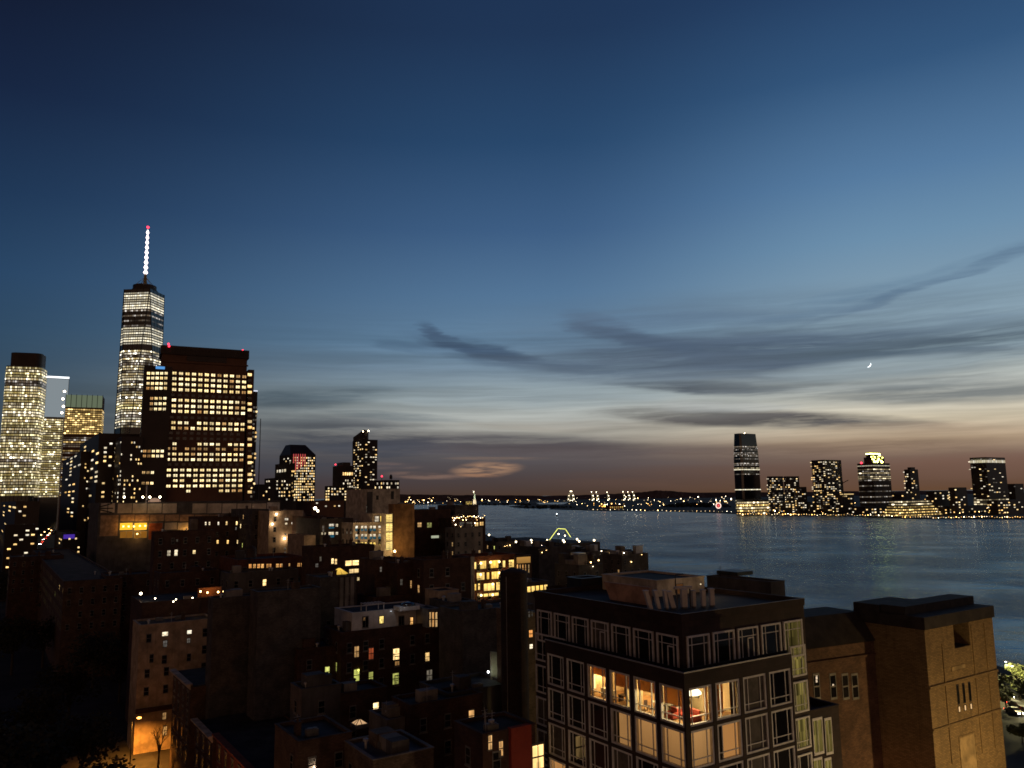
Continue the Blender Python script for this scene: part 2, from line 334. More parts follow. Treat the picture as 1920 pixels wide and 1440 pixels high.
# ------------------------------------------------------------------ buildings on the street grid
PANES = {}
def pane_mesh(key, m, bars=(1, 1), fr=.07, frame=None):
    """unit window, 1 x 1 in x and z, front at -y: frame and glazing bars stand proud of the pane"""
    kk = (key, bars, fr)
    if kk in PANES: return PANES[kk]
    b = MB(); b.box(-.5 + fr * .5, .5 - fr * .5, -.02, .1, -.5 + fr * .5, .5 - fr * .5, 0)
    b.uv = [(0, 0)] * len(b.uv)
    b.uv[0:4] = [(0, 0), (1, 0), (1, 1), (0, 1)]
    if fr > 0:
        for x in (-.5, .5 - fr): b.box(x, x + fr, -.07, .1, -.5, .5, 1)
        for z in (-.5, .5 - fr): b.box(-.5 + fr, .5 - fr, -.068, .1, z, z + fr, 1)
        for i in range(1, bars[0]): x = -.5 + i / bars[0]; b.box(x - fr * .3, x + fr * .3, -.05, .08, -.5 + fr, .5 - fr, 1)
        for i in range(1, bars[1]): z = -.5 + i / bars[1]; b.box(-.5 + fr, .5 - fr, -.045, .08, z - fr * .3, z + fr * .3, 1)
    me = b.mesh('window', m, frame or m_steel); PANES[kk] = me; return me

class Bld:
    CAP = 98
    def __init__(s, name, label, cat, px, py, Y, pr, pl, wall, roof=None, rot=33.5, z0=3.0, wa=None, lb=None, parapet=.8, group=None, body=True, cope=None, top=None):
        C = P(px, py, Y); s.C = C; s.h = C.z - z0; s.z0 = z0; s.r = R_(rot)
        s.a = Vector((cos(s.r), sin(s.r), 0)); s.b = Vector((-sin(s.r), cos(s.r), 0))
        s.wa = wa if wa is not None else s.reach(s.a, pr); s.lb = lb if lb is not None else s.reach(s.b, pl)
        s.root = empty(name, (C.x, C.y, z0), s.r); tag(s.root, label, cat, group); s.n = 0; s.rest = {}
        if body: s.mass(0, s.wa, 0, s.lb, 0, s.h, wall, roof or m_roof, parapet, cope)
    def reach(s, d, px):
        q = (px - 960) / F_PX; C = s.C - Vector((0, 0, CAM_Z)); C = Vector((C.x, C.y, C.z))
        den = (d @ cR if False else d.dot(cR)) - q * d.dot(cF)
        t = (q * C.dot(cF) - C.dot(cR)) / den
        if t < 0 or t > 2500: print('REACH?', s.C, px, round(t, 1)); t = 20
        return t
    def mass(s, x0, x1, y0, y1, z0, z1, wall, roof=m_roof, parapet=.8, cope=None, name='wall'):
        w = MB(); w.box(x0, x1, y0, y1, z0, z1 - parapet, bottom=False); t = .3
        if parapet > 0:
            for (a, b, c, d) in ((x0, x1, y0, y0 + t), (x0, x1, y1 - t, y1), (x0, x0 + t, y0 + t, y1 - t), (x1 - t, x1, y0 + t, y1 - t)): w.box(a, b, c, d, z1 - parapet, z1 - .12, bottom=False)
        o = w.obj(name, wall, s.root)
        MB().box(x0 + t + .02, x1 - t - .02, y0 + t + .02, y1 - t - .02, z1 - parapet - .3, z1 - parapet + .05).obj('roof', roof, s.root)
        if parapet > 0:
            c = MB(); e = .08
            for (a, b, cc, d) in ((x0 - e, x1 + e, y0 - e, y0 + t + e), (x0 - e, x1 + e, y1 - t - e, y1 + e), (x0 - e, x0 + t + e, y0 + t + e, y1 - t - e), (x1 - t - e, x1 + e, y0 + t + e, y1 - t - e)): c.box(a, b, cc, d, z1 - .12, z1)
            c.obj('coping', cope or wall, s.root)
        return o
    def part(s, name, mb, m): return mb.obj(name, m, s.root)
    def box(s, name, x0, x1, y0, y1, z0, z1, m): return MB().box(x0, x1, y0, y1, z0, z1).obj(name, m, s.root)
    def hit(s, face, px, py, off=0.0):
        """where the ray of a pixel meets a facade: metres along it and up it"""
        d = ray(px, py); n, base = (s.b, s.C + s.b * off) if face == 'R' else (s.a, s.C + s.a * off)
        o = Vector((0, 0, CAM_Z)); t = (Vector((base.x, base.y, 0)) - Vector((0, 0, 0))).dot(n) / d.dot(n)
        p = o + d * t; q = p - Vector((s.C.x, s.C.y, s.z0))
        return (q.dot(s.a if face == 'R' else s.b), q.z)
    def win(s, face, u, z, w, h, me, off=0.0, name='window'):
        if w < 0: w = -w
        if s.n >= s.CAP:
            s.rest.setdefault(me.name, (me, []))[1].append((face, u, z, w, h, off)); return None
        o = link(name, me, s.root); s.n += 1
        if face == 'R': o.location = (u, off, z)
        else: o.location = (off, u, z); o.rotation_euler = (0, 0, -pi / 2)
        o.scale = (w, 1.0, h); return o
    def wpx(s, face, x0, y0, x1, y1, me, off=0.0, name='window'):
        xm, ym = (x0 + x1) / 2, (y0 + y1) / 2
        ua, ub = s.hit(face, x0, ym, off)[0], s.hit(face, x1, ym, off)[0]; za, zb = s.hit(face, xm, y1, off)[1], s.hit(face, xm, y0, off)[1]
        return s.win(face, (ua + ub) / 2, (za + zb) / 2, abs(ub - ua), zb - za, me, off, name)
    def grid(s, face, x0, y0, x1, y1, nc, nr, fw, fh, pick, off=0.0, name='window'):
        """nc x nr windows in the rectangle of facade that the two pixels span; pick(c, r) chooses the window, row 0 on top"""
        ym, xm = (y0 + y1) / 2, (x0 + x1) / 2
        ua, ub = s.hit(face, x0, ym, off)[0], s.hit(face, x1, ym, off)[0]; zt, zb = s.hit(face, xm, y0, off)[1], s.hit(face, xm, y1, off)[1]
        du, dz = (ub - ua) / nc, (zb - zt) / nr
        for r in range(nr):
            for c in range(nc):
                me = pick(c, r)
                if me is not None: s.win(face, ua + (c + .5) * du, zt + (r + .5) * dz, abs(du) * fw, abs(dz) * fh, me, off, name)
    def done(s):
        if s.rest:
            b = MB(); mats = []
            for me, lst in s.rest.values():
                base = len(mats); mats += list(me.materials)
                for (face, u, z, w, h, off) in lst:
                    i0 = len(b.v)
                    for v in me.vertices:
                        x, y, zz = v.co.x * w, v.co.y, v.co.z * h
                        b.v.append((u + x, off + y, z + zz) if face == 'R' else (off + y, u - x, z + zz))
                    for p in me.polygons:
                        b.f.append(tuple(i0 + i for i in p.vertices)); b.mi.append(base + p.material_index); b.uv += [tuple(me.uv_layers[0].data[l].uv) for l in p.loop_indices]
            o = b.obj('distant_window', mats, s.root); o['kind'] = 'stuff'; s.rest = {}
        return s
def W_(m, bars=(1, 1), fr=.09, frame=None): return pane_mesh(m.name, m, bars, fr, frame)
w_warm, w_warm2 = W_(l_warm, (2, 2)), W_(l_warm, (1, 2)); w_dim = W_(l_warmdim, (2, 2)); w_white = W_(l_white, (2, 2)); w_white1 = W_(l_white, (1, 2)); w_yel = W_(l_yellow, (3, 1))
w_or = W_(l_orange, (2, 2)); w_red = W_(l_red, (2, 2)); w_gr = W_(l_green, (1, 2)); w_grey = W_(l_grey, (2, 2)); w_dk = W_(m_dkglass, (1, 2)); w_off = W_(l_office, (2, 1), .13); w_far = W_(l_white, (1, 1), 0); w_farw = W_(l_warm, (1, 1), 0); w_farg = W_(l_grey, (1, 1), 0)
def sprinkle(p, opts, seed=0):
    """pick() for a facade on which windows are lit at random with probability p"""
    rg = random.Random(seed)
    def f(c, r): return rg.choice(opts) if rg.random() < p else None
    return f
# ------------------------------------------------------------------ water, land
def water():
    m, t, o = mat('river_water'); gm = t.add('ShaderNodeNewGeometry'); b = t.add('ShaderNodeBsdfGlossy')
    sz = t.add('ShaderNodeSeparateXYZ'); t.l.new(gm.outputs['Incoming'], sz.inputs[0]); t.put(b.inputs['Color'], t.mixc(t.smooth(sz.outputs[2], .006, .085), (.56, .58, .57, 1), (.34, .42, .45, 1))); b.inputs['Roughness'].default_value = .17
    mp = t.add('ShaderNodeMapping'); t.l.new(gm.outputs['Position'], mp.inputs[0]); mp.inputs['Scale'].default_value = (.5, .9, 1); mp.inputs['Rotation'].default_value = (0, 0, .5)
    n1 = t.noise(mp.outputs[0], .22, 5, .65); n2 = t.noise(gm.outputs['Position'], .012, 3, .5); n3 = t.noise(mp.outputs[0], .035, 3, .5)
    h = t.math('ADD', t.math('MULTIPLY', n1, t.math('MULTIPLY_ADD', t.smooth(n2, .35, .65), 1.5, .25)), t.math('MULTIPLY', n3, 1.4))
    bp = t.add('ShaderNodeBump'); bp.inputs['Strength'].default_value = .9; bp.inputs['Distance'].default_value = 2.6; t.put(bp.inputs['Height'], h)
    t.l.new(bp.outputs[0], b.inputs['Normal']); t.l.new(b.outputs[0], o.inputs[0]); return m
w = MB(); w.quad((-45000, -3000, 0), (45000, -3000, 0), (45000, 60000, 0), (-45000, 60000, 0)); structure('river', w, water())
def land(name, pts, z, m):
    b = MB(); b.prism([(x, y, -2) for x, y in pts], [(x, y, z) for x, y in pts]); return structure(name, b, m)
land('ground', [(420, -400), (145, 235), (60, 560), (-35, 1080), (-60, 1160), (-352, 2480), (-1200, 2900), (-9000, 2900), (-9000, -400)][::-1], 3.0, m_ground)
xy = lambda v: (v.x, v.y)
m_shore = surf('far_shore_ground', (.02, .018, .016), scale=.01)
land('far_shore', [xy(Gp(p, q, 0)) for p, q in ((1030, 955), (1130, 958), (1260, 959), (1345, 962), (1440, 966.5), (1600, 968), (1640, 970.5), (1720, 973), (1930, 974), (2500, 990))] + [(9000, 3000), (9000, 6000), (420, 6000), (300, 4700)], 2.0, m_shore)
land('harbour_shore', [(-1500, 5600), (-300, 5500), (600, 6050), (9000, 6100), (9000, 9000), (-3000, 9000)], 2.5, m_shore)
for nm, ps in (('statue_island', ((872, 945), (920, 947.5), (1010, 945.5), (1000, 942.5), (900, 942.5))), ('low_island', ((955, 950.5), (985, 953.5), (1060, 952.5), (1090, 949.5), (1060, 946.5), (990, 946.5)))):
    land(nm, [xy(Gp(p, q, 0)) for p, q in ps], 3.0, m_shore)
h = MB(); rg = random.Random(3)
prof = [(-2300, 5), (-1900, 60), (-1500, 88), (-1180, 84), (-900, 74), (-500, 66), (-100, 58), (400, 44), (900, 52), (1300, 64), (1550, 86), (1700, 84), (1900, 60), (2600, 52), (4000, 48), (5200, 40)]
top = []
for (x0, z0), (x1, z1) in zip(prof, prof[1:]):
    for i in range(8): u = i / 8; top.append((x0 + (x1 - x0) * u, z0 + (z1 - z0) * u + rg.uniform(-3, 3)))
for (x0, z0), (x1, z1) in zip(top, top[1:]):
    h.quad((x0, 8600, 2), (x1, 8600, 2), (x1, 8700, z1), (x0, 8700, z0)); h.quad((x0, 8700, z0), (x1, 8700, z1), (x1, 8990, 2), (x0, 8990, 2))
structure('hills', h, surf('hill_woodland', (.10, .075, .07), scale=.02))

# ------------------------------------------------------------------ moon
b = MB(); mr = 118; ring = []
th = R_(-40)
for i in range(25):
    q = -1.15 + 2.3 * i / 24; ro = mr; ri = mr * (1 - .30 * max(0.0, cos(q / 1.15 * pi / 2)) ** 1.0) - .5
    ring.append(((ro * cos(q + th), ro * sin(q + th)), (ri * cos(q + th), ri * sin(q + th))))
for (o0, i0), (o1, i1) in zip(ring, ring[1:]):
    for yy, fl in ((-9, False), (9, True)):
        a = [(o0[0], yy, o0[1]), (o1[0], yy, o1[1]), (i1[0], yy, i1[1]), (i0[0], yy, i0[1])]; b.quad(*(a if not fl else a[::-1]))
    b.quad((o0[0], -9, o0[1]), (o0[0], 9, o0[1]), (o1[0], 9, o1[1]), (o1[0], -9, o1[1])); b.quad((i1[0], -9, i1[1]), (i1[0], 9, i1[1]), (i0[0], 9, i0[1]), (i0[0], -9, i0[1]))
mo = b.obj('moon', glow('moonlit_rock', (.93, .98, 1, 1), 2.6)); mo.location = P(1627, 683, 30000); mo.rotation_euler = (0, 0, -R_(24)); tag(mo, 'thin bright crescent moon low in the western sky', 'moon')

# ------------------------------------------------------------------ skyline towers
def rings(s, x0, x1, y0, y1, z0, z1, n, fill, pick, e=.2, name='lit_floor'):
    dz = (z1 - z0) / n
    for i in range(n):
        m = pick(i)
        if m is None: continue
        za = z0 + i * dz; zb = za + dz * fill; pts = lambda z: [(x0 - e, y0 - e, z), (x1 + e, y0 - e, z), (x1 + e, y1 + e, z), (x0 - e, y1 + e, z)]
        MB().prism(pts(za), pts(zb), caps=False).obj(name, m, s.root)
def red_lamp(name, px, py, Y, r, label, base_z, group=None, m=None):
    c = P(px, py, Y); o = empty(name, (c.x, c.y, base_z)); tag(o, label, 'beacon', group)
    MB().bar((0, 0, 0), (0, 0, max(.5, c.z - base_z)), r * .25).obj('mast', m_black, o); MB().ball((0, 0, c.z - base_z), r).obj('lamp', m or g_red, o); return o

# tall spire tower: square base, square top turned by 45 degrees, eight tapering faces
D = 1400; ct = P(271, 548, D); zt = ct.z; t = empty('spire_tower', (ct.x, ct.y, 3), R_(33)); tag(t, 'tallest tapering glass tower with bright white storeys and a lit spire', 'skyscraper')
H = zt - 3; z0 = 40; sb, st = 62 * .70711, 45 * .70711 + 1.5
Bq = [(sb * cos(pi / 4 + i * pi / 2 + .12), sb * sin(pi / 4 + i * pi / 2 + .12)) for i in range(4)]; Tq = [(st * 1.02 * cos(pi / 2 + i * pi / 2 + .12), st * 1.02 * sin(pi / 2 + i * pi / 2 + .12)) for i in range(4)]
def octo(u, e=0.0):
    r = []
    for i in range(4):
        for j in ((i - 1) % 4, i):
            x = Bq[i][0] * (1 - u) + Tq[j][0] * u; y = Bq[i][1] * (1 - u) + Tq[j][1] * u; f = 1 + e / max(1, math.hypot(x, y)); r.append((x * f, y * f, z0 + (H - z0) * u))
    return r
b = MB(); b.box(-31, 31, -31, 31, 0, z0)
for i in range(16): b.prism(octo(i / 16), octo((i + 1) / 16), caps=(i == 15))
b.obj('curtain_wall', m_curtain, t)
for i in range(4):
    for j in ((i - 1) % 4, i): MB().bar((Bq[i][0] * 1.008, Bq[i][1] * 1.008, z0), (Tq[j][0] * 1.01, Tq[j][1] * 1.01, H), .75).obj('corner_fin', m_black, t)
for i in range(4):
    for q in (.25, .5, .75):
        bb = Vector((*Bq[i], z0)); a1 = Vector((*Tq[(i - 1) % 4], H)); a2 = Vector((*Tq[i], H)); e1 = a1.lerp(a2, q) * 1.004; MB().bar(bb.lerp(e1, .25), (e1.x, e1.y, H), .3).obj('mullion', m_black, t)
nf = 84
for i in range(30, nf):
    u0, u1 = i / nf, (i + .55) / nf; zz = z0 + (H - z0) * u0; k_ = (H - zz) / H
    f = i - nf
    m = b_full if f >= -8 and f < -1 else (b_dim if f % 2 else None) if f >= -15 and f < -8 else b_full if f >= -22 and f < -15 else None if f in (-23, -24) else b_full if f in (-36, -51) else b_yel if f in (-46, -47) else (b_white if (i * 7) % 10 < 5 else b_tall if (i * 7) % 10 < 8 else b_dim)
    if f == -1: m = None
    if m: MB().prism(octo(u0, .25), octo(u1, .25), caps=False).obj('lit_floor', m, t)
MB().lathe([(22, H + .2), (22, H + 3), (20, H + 3), (20, H + 11), (18, H + 12)], 20).obj('crown_ring', m_dktower, t)
b = MB(); b.lathe([(3.4, H + 11.5), (2.4, H + 30), (1.8, H + 36)], 8)
for q in range(6): a = q * pi / 3; b.bar((16 * cos(a), 16 * sin(a), H + 12), (2 * cos(a), 2 * sin(a), H + 27), .35)
b.obj('spire_base', surf('spire_bronze', (.4, .3, .12)), t)
sp_top = P(280, 430, D).z - 3; zz = H + 34; n = 9; g_spire = glow('lit_spire', (1, .84, .86, 1), 3.2)
for i in range(n):
    za = zz + (sp_top - zz) * i / n; zb = zz + (sp_top - zz) * (i + .88) / n; r = 2.9 - 1.1 * i / n
    MB().lathe([(r * .75, za), (r * 1.35, za + (zb - za) * .35), (r * .7, za + (zb - za) * .8), (r * .45, zb)], 8).obj('spire_segment', g_spire, t)
MB().bar((0, 0, zz), (0, 0, sp_top + 4), .8).obj('mast', m_alu, t); MB().ball((0, 0, sp_top + 4), 2.3).obj('beacon', g_red, t)

# rounded glass tower at the left edge
D = 1250; s = Bld('glass_tower', 'dense lit glass tower with rounded corners and dark crown at left edge', 'skyscraper', 80, 662, D, 92, 11, m_curtain, rot=109, wa=44, body=False)
def roundrect(x0, x1, y0, y1, r, z, n=5, e=0.0):
    x0 -= e; x1 += e; y0 -= e; y1 += e; pts = []
    for cx, cy, a in ((x1 - r, y0 + r, -pi / 2), (x1 - r, y1 - r, 0), (x0 + r, y1 - r, pi / 2), (x0 + r, y0 + r, pi)):
        pts += [(cx + r * cos(a + pi / 2 * i / n), cy + r * sin(a + pi / 2 * i / n), z) for i in range(n + 1)]
    return pts
wa, lb = 46, s.lb; zc = s.h - 22
s.part('curtain_wall', MB().prism(roundrect(0, wa, 0, lb, 9, 0), roundrect(0, wa, 0, lb, 9, zc)), m_curtain)
for q in range(9): y = 4 + (lb - 8) * q / 8; MB().box(-.55, -.2, y - .22, y + .22, 40, zc).obj('mullion', m_black, s.root)
s.part('crown', MB().prism(roundrect(3, wa - 3, 2, lb - 5, 9, zc), roundrect(3, wa - 3, 2, lb - 5, 9, s.h)), m_dktower)
nf = 60
for i in range(14, nf):
    za = zc * i / nf; m = b_white if i % 9 in (0, 1, 4, 6, 7) else b_yel
    if i in (26, 53, 54): m = b_dim
    MB().prism(roundrect(0, wa, 0, lb, 9, za, e=.25), roundrect(0, wa, 0, lb, 9, za + zc / nf * .6, e=.25), caps=False).obj('lit_floor', m, s.root)
s.n = 0
# pale glass slab beside it
s = Bld('glass_slab_tower', 'pale glass slab tower with a glowing white roof edge beside the rounded tower', 'skyscraper', 130, 708, 1320, None, 88, m_curtain, rot=118, wa=30, parapet=0)
zb = s.hit('L', 108, 782)[1]
s.part('glass_screen', MB().box(-.4, -.2, .5, s.lb - .3, zb, s.h - 3), glow('lit_glass_screen', (.62, .72, .78, 1), .36)); s.part('roof_light', MB().box(-.8, 1, 0, s.lb, s.h - 2, s.h + 1), glow('roof_edge_light', (.92, .97, 1, 1), 1.8))
rings(s, 0, 30, 4, s.lb, 60, zb - 2, 34, .55, lambda i: b_yel if i % 3 else b_white)
s.part('edge_fin', MB().box(-.6, 2, -.5, 5, 0, zb), surf('pale_fin', (.5, .5, .5)))
for (x, y) in ((121, 734), (119, 762), (118, 748), (116, 774)): u, z = s.hit('L', x, y); s.part('lamp', MB().ball((-1, u, z), 1.8), g_white)
# amber tower with a green glass crown
s = Bld('office_tower', 'amber lit office tower with a pale green glass crown', 'office tower', 124, 740, 1050, 193, None, m_granite, rot=24, lb=40, parapet=0)
zc = s.hit('R', 160, 764)[1]
s.part('crown_glass', MB().box(-.3, s.wa + .3, -.3, .3, zc, s.h), glow('lit_crown_glass', (.36, .44, .28, 1), .34))
for q in range(8): x = s.wa * q / 7; s.part('crown_post', MB().bar((x, -.5, zc), (x, -.5, s.h + 1), .35), m_black)
rings(s, 0, s.wa, 0, 40, 60, zc - 1, 40, .55, lambda i: b_amber if i > 27 or i % 4 == 0 else b_dim if i % 3 else None)
s.done()
# dark apartment slabs in front of them
for nm, lab, px, py, Y, pr, pl, seed, p_ in (('apartment_block', 'dark brick apartment slab with scattered lit windows left of the brown tower', 186, 812, 560, 262, 150, 5, .3), ('apartment_block', 'lower dark apartment block with sparse lights under the amber tower', 152, 846, 600, 192, 118, 6, .28), ('apartment_block', 'dark stepped apartment block just left of the wide brown tower', 228, 818, 540, 268, 214, 8, .2)):
    s = Bld(nm, lab, 'apartment block', px, py, Y, pr, pl, m_dktower)
    s.grid('R', px + 3, py + 8, pr - 3, 985, 7, 20, .5, .42, sprinkle(p_, [w_far, w_farw, w_farw], seed)); s.grid('L', pl + 2, py + 10, px - 2, 985, 4, 20, .5, .42, sprinkle(p_ * .8, [w_far, w_farw], seed + 1)); s.done()

# wide brown office tower
s = Bld('office_tower', 'wide brown stone office tower with rows of paired yellow windows', 'office tower', 305, 648, 560, 464, None, m_granite, lb=26, parapet=0, rot=26.5)
wa = s.wa; m_gdk = m_dktower
zc = s.hit('R', 380, 668)[1]
s.part('roof_screen', MB().box(-1.2, wa + 1.2, -1.2, 27, zc, s.h + .3), m_gdk)
for q in range(34): x = wa * (q + .5) / 34; s.part('louvre', MB().box(x - .25, x + .25, -1.6, -1.1, zc + .5, s.h - 1), m_gdk)
ztop = s.hit('R', 380, 691)[1]
s.part('cornice', MB().box(-.8, wa + .8, -.9, 0, ztop + 3.3, ztop + 4.4), m_granite)
s.part('attic_shade_band', MB().box(wa * .28, wa * .75, -.4, 0, ztop + 5, ztop + 9), m_gdk)  # dark proud panel paints the shade of a recess
row_y = [699, 709, 719, 729, 748.5, 759, 769, 790, 800, 829, 838, 848, 858, 877.5, 887.5, 897, 907, 916.5]
rg = random.Random(11)
pane_mesh('office_dim', l_warmdim, (2, 1), .13)
w_offdim = PANES[('office_dim', (2, 1), .13)]
for j, y in enumerate(row_y):
    nc = 12 if y < 812 else 14; x0 = (321 if y < 812 else 288 if y > 870 else 312) - (y - 700) * .02; x1 = 464 - (y - 700) * .037
    if y > 812 and y < 870: nc = 13
    u0 = s.hit('R', x0, y)[0]; u1 = s.hit('R', x1, y)[0]; z = s.hit('R', 390, y + 4)[1]; du = (u1 - u0) / nc
    for c in range(nc):
        pl_ = 1.0
        if y == 790: pl_ = .9
        if y == 829: pl_ = .95 if c > nc * .4 else .4
        if y == 838: pl_ = .75
        if y == 897: pl_ = .9
        if y == 916.5: pl_ = 1.0 if c > 9 else .1
        if rg.random() > pl_: continue
        me = w_off if (rg.random() > .12 and y != 838) else w_offdim
        s.win('R', u0 + (c + .5) * du, z, du * .80, 2.6 if y < 812 else 2.35, me)
for y in (739, 780, 809, 819, 867):                   # unlit storeys
    z = s.hit('R', 390, y + 4)[1]
    for c in range(12): u = wa * (c + .8) / 12.8; s.win('R', u, z, 2.6, 2.0, w_dk)
for (x0, x1, y0, y1, yoff, lab) in ((266, 318, 686, 925, -6, 'wing'), (463, 474, 693, 925, 5, 'wing')):
    u0, u1 = s.hit('R', x0, 780, yoff)[0], s.hit('R', x1, 780, yoff)[0]; zt = s.hit('R', (x0 + x1) / 2, y0, yoff)[1]
    s.mass(u0, u1, yoff, 16, 0, zt, m_granite if x1 > 400 else m_dktower, parapet=0.5, name=lab)
for y in (700, 709, 719, 728, 747, 757, 767, 846, 855, 886, 906):
    for k_ in range(5):
        if y < 800 and k_ == 0 and y > 740 or y > 870 and k_ > 2: continue
        x0 = 275 + k_ * 8.2 - (y - 700) * .05; s.wpx('R', x0, y - 3.2, x0 + 7.2, y + 3.2, w_off if k_ > 1 or y < 720 else w_offdim, off=-6.1)
s.wpx('R', 292, 687, 309, 692, pane_mesh('blue', glow('lit_blue', (.12, .4, .9, 1), .8), (1, 1), 0), off=-6.1)
for y in range(700, 930, 11): s.wpx('R', 464.5, y, 472, y + 5, w_farw if y % 3 else w_dk, off=4.9)
s.done()
for x, y, lab in ((316, 646, 'red aviation light on the left corner of the wide brown tower'), (317, 650, 'lower red light under the left roof beacon of the brown tower'), (455, 658, 'small red light on the right roof corner of the brown tower')): red_lamp('roof_beacon', x, y - 1, 560 if x < 400 else 615, .75, lab, P(x, y + 6, 560).z)
s = Bld('office_tower', 'thin dark tower with yellow edge windows right of the brown tower', 'office tower', 471, 733, 680, 483, 462, m_dktower)
s.grid('R', 471.5, 760, 481, 935, 2, 22, .7, .45, sprinkle(.7, [w_farw, w_off, w_farg], 3)); s.part('roof_light', MB().box(0, s.wa, -.5, 0, s.h - .3, s.h + .8), glow('roof_edge_light_dim', (.8, .85, 1, 1), .9)); s.done()
c = P(485, 905, 620); o = empty('flagpole', (c.x, c.y, 3)); tag(o, 'tall thin dark mast against the sky right of the brown tower', 'mast'); MB().bar((0, 0, 0), (0, 0, P(487, 785, 620).z - 3), .55, 6, .3).obj('pole', m_black, o)

# group of towers by the point
s = Bld('office_tower', 'dark tower with a sloped hipped roof and white and yellow windows', 'office tower', 545, 852, 1500, 592, 524, m_tower, parapet=0, lb=None)
L = lambda px, py: s.hit('R', px, py)
wa, lb, h = s.wa, s.lb, s.h
roofz = P(560, 832, 1500).z - 3
s.part('hipped_roof', MB().prism([(0, 0, h), (wa, 0, h), (wa, lb, h), (0, lb, h)], [(wa * .1, lb * .3, roofz), (wa * .72, lb * .3, roofz), (wa * .72, lb * .7, roofz), (wa * .1, lb * .7, roofz)]), m_dktower)
s.grid('R', 548, 856, 590, 940, 12, 17, .62, .5, sprinkle(.8, [w_far, w_farw, w_farw], 21)); s.grid('L', 526, 858, 545, 940, 5, 17, .6, .45, sprinkle(.5, [w_far, w_farw], 22))
[s.part('red_light_bar', MB().box(wa * (.1 + q * .09), wa * (.13 + q * .09), -1.4, -.6, h - 34 + q * 3, h + 1), glow('lit_red_band', (1, .14, .14, 1), .55)) for q in range(6)]; s.done()
s = Bld('office_block', 'squat dark block with one row of lights before the hipped roof tower', 'office block', 538, 868, 1200, 553, 516, m_tower)
s.grid('L', 518, 878, 537, 888, 4, 1, .6, .5, sprinkle(1, [w_far], 1)); s.grid('R', 539, 880, 552, 940, 4, 8, .6, .4, sprinkle(.5, [w_farw], 2)); s.done()
s = Bld('apartment_block', 'low dark apartment block with scattered windows below the hipped roof tower', 'apartment block', 515, 896, 900, 548, 496, m_tower)
s.grid('R', 517, 899, 545, 940, 6, 6, .5, .4, sprinkle(.5, [w_far, w_farw], 31)); s.grid('L', 498, 899, 514, 940, 4, 6, .5, .4, sprinkle(.4, [w_far], 32)); s.done()
s = Bld('apartment_block', 'long low dark block with few lights beside the tall mast', 'apartment block', 484, 908, 860, 515, 470, m_tower)
s.grid('R', 486, 911, 513, 940, 5, 4, .4, .4, sprinkle(.4, [w_far, w_farw], 33)); s.done()
s = Bld('low_block', 'low dim block between the hipped roof tower and the narrow tower', 'building', 585, 939, 640, 645, 556, m_granite, parapet=.4); s.grid('R', 590, 940, 640, 952, 6, 2, .4, .4, sprinkle(.4, [w_far, w_farw], 91)); s.done()
red_lamp('roof_lamp', 591, 953, 420, .8, 'bright round lamp above the grey block roof at centre left', 45, m=g_white); red_lamp('roof_lamp', 596, 958, 400, .55, 'second smaller bright lamp above the grey block roof', 44, m=g_white)
s = Bld('apartment_tower', 'tall narrow tower with a raised wing on its roof and two lamps', 'apartment tower', 682, 824, 1300, 708, 661, m_tower)
zr = P(672, 812, 1300).z - 3
s.part('roof_wing', MB().prism([(1, 3, s.h), (9, 3, s.h), (9, s.lb, s.h), (1, s.lb, s.h)], [(1, 3, zr + 6), (9, 3, zr + 5), (9, s.lb, zr - 4), (1, s.lb, zr - 4)]), m_tower)
s.grid('R', 684, 827, 707, 930, 5, 22, .7, .4, sprinkle(.33, [w_far, w_farw, w_farg], 41)); s.grid('L', 662, 828, 681, 925, 5, 22, .55, .45, sprinkle(.42, [w_far, w_farw], 42)); s.done()
for x, y, l_ in ((681, 809, 'left white roof lamp on the tall narrow tower'), (691, 808, 'right white roof lamp on the tall narrow tower')): red_lamp('roof_lamp', x, y, 1305, 1.1, l_, P(x, 823, 1305).z - 2, m=g_white)
s = Bld('apartment_tower', 'dark slab with a row of yellow windows left of the narrow tower', 'apartment tower', 640, 873, 1150, 664, 624, m_tower)
s.grid('R', 634 + 8, 884, 662, 893, 5, 1, .7, .6, sprinkle(.9, [w_farw], 5)); s.grid('R', 642, 898, 662, 945, 5, 8, .5, .5, sprinkle(.3, [w_far], 7)); s.box('penthouse', 4, s.wa * .8, 4, s.lb * .8, s.h, s.h + 5, m_dktower); s.done()
s = Bld('apartment_tower', 'low brick block with bright yellow corner windows below the narrow tower', 'apartment tower', 619, 911, 800, 652, 609, m_tower)
s.grid('R', 620, 914, 650, 950, 6, 7, .55, .5, sprinkle(.55, [w_far, w_farw], 51)); s.grid('L', 610, 913, 618, 950, 2, 7, .75, .6, sprinkle(.9, [w_farw, w_off], 52)); s.done()
s = Bld('apartment_block', 'dark block with a water tank and white windows right of the narrow tower', 'apartment block', 722, 900, 900, 749, 700, m_tower)
s.grid('R', 724, 903, 748, 925, 6, 3, .6, .5, sprinkle(.6, [w_far], 61)); s.grid('L', 702, 903, 721, 925, 5, 3, .5, .5, sprinkle(.4, [w_far, w_farw], 62)); s.done()
c = P(733, 900, 905); o = empty('water_tank', (c.x, c.y, c.z - .4)); tag(o, 'dark round water tank with a cone roof on a far block', 'water tank')
MB().lathe([(1.4, 1.5), (1.7, 1.5), (1.7, 5), (0.1, 7)], 10).obj('tank', m_black, o); b = MB(); [b.bar((1.2 * cos(q), 1.2 * sin(q), 0), (1.2 * cos(q), 1.2 * sin(q), 1.6), .15) for q in (.8, 2.4, 4, 5.5)]; b.obj('stand', m_black, o)
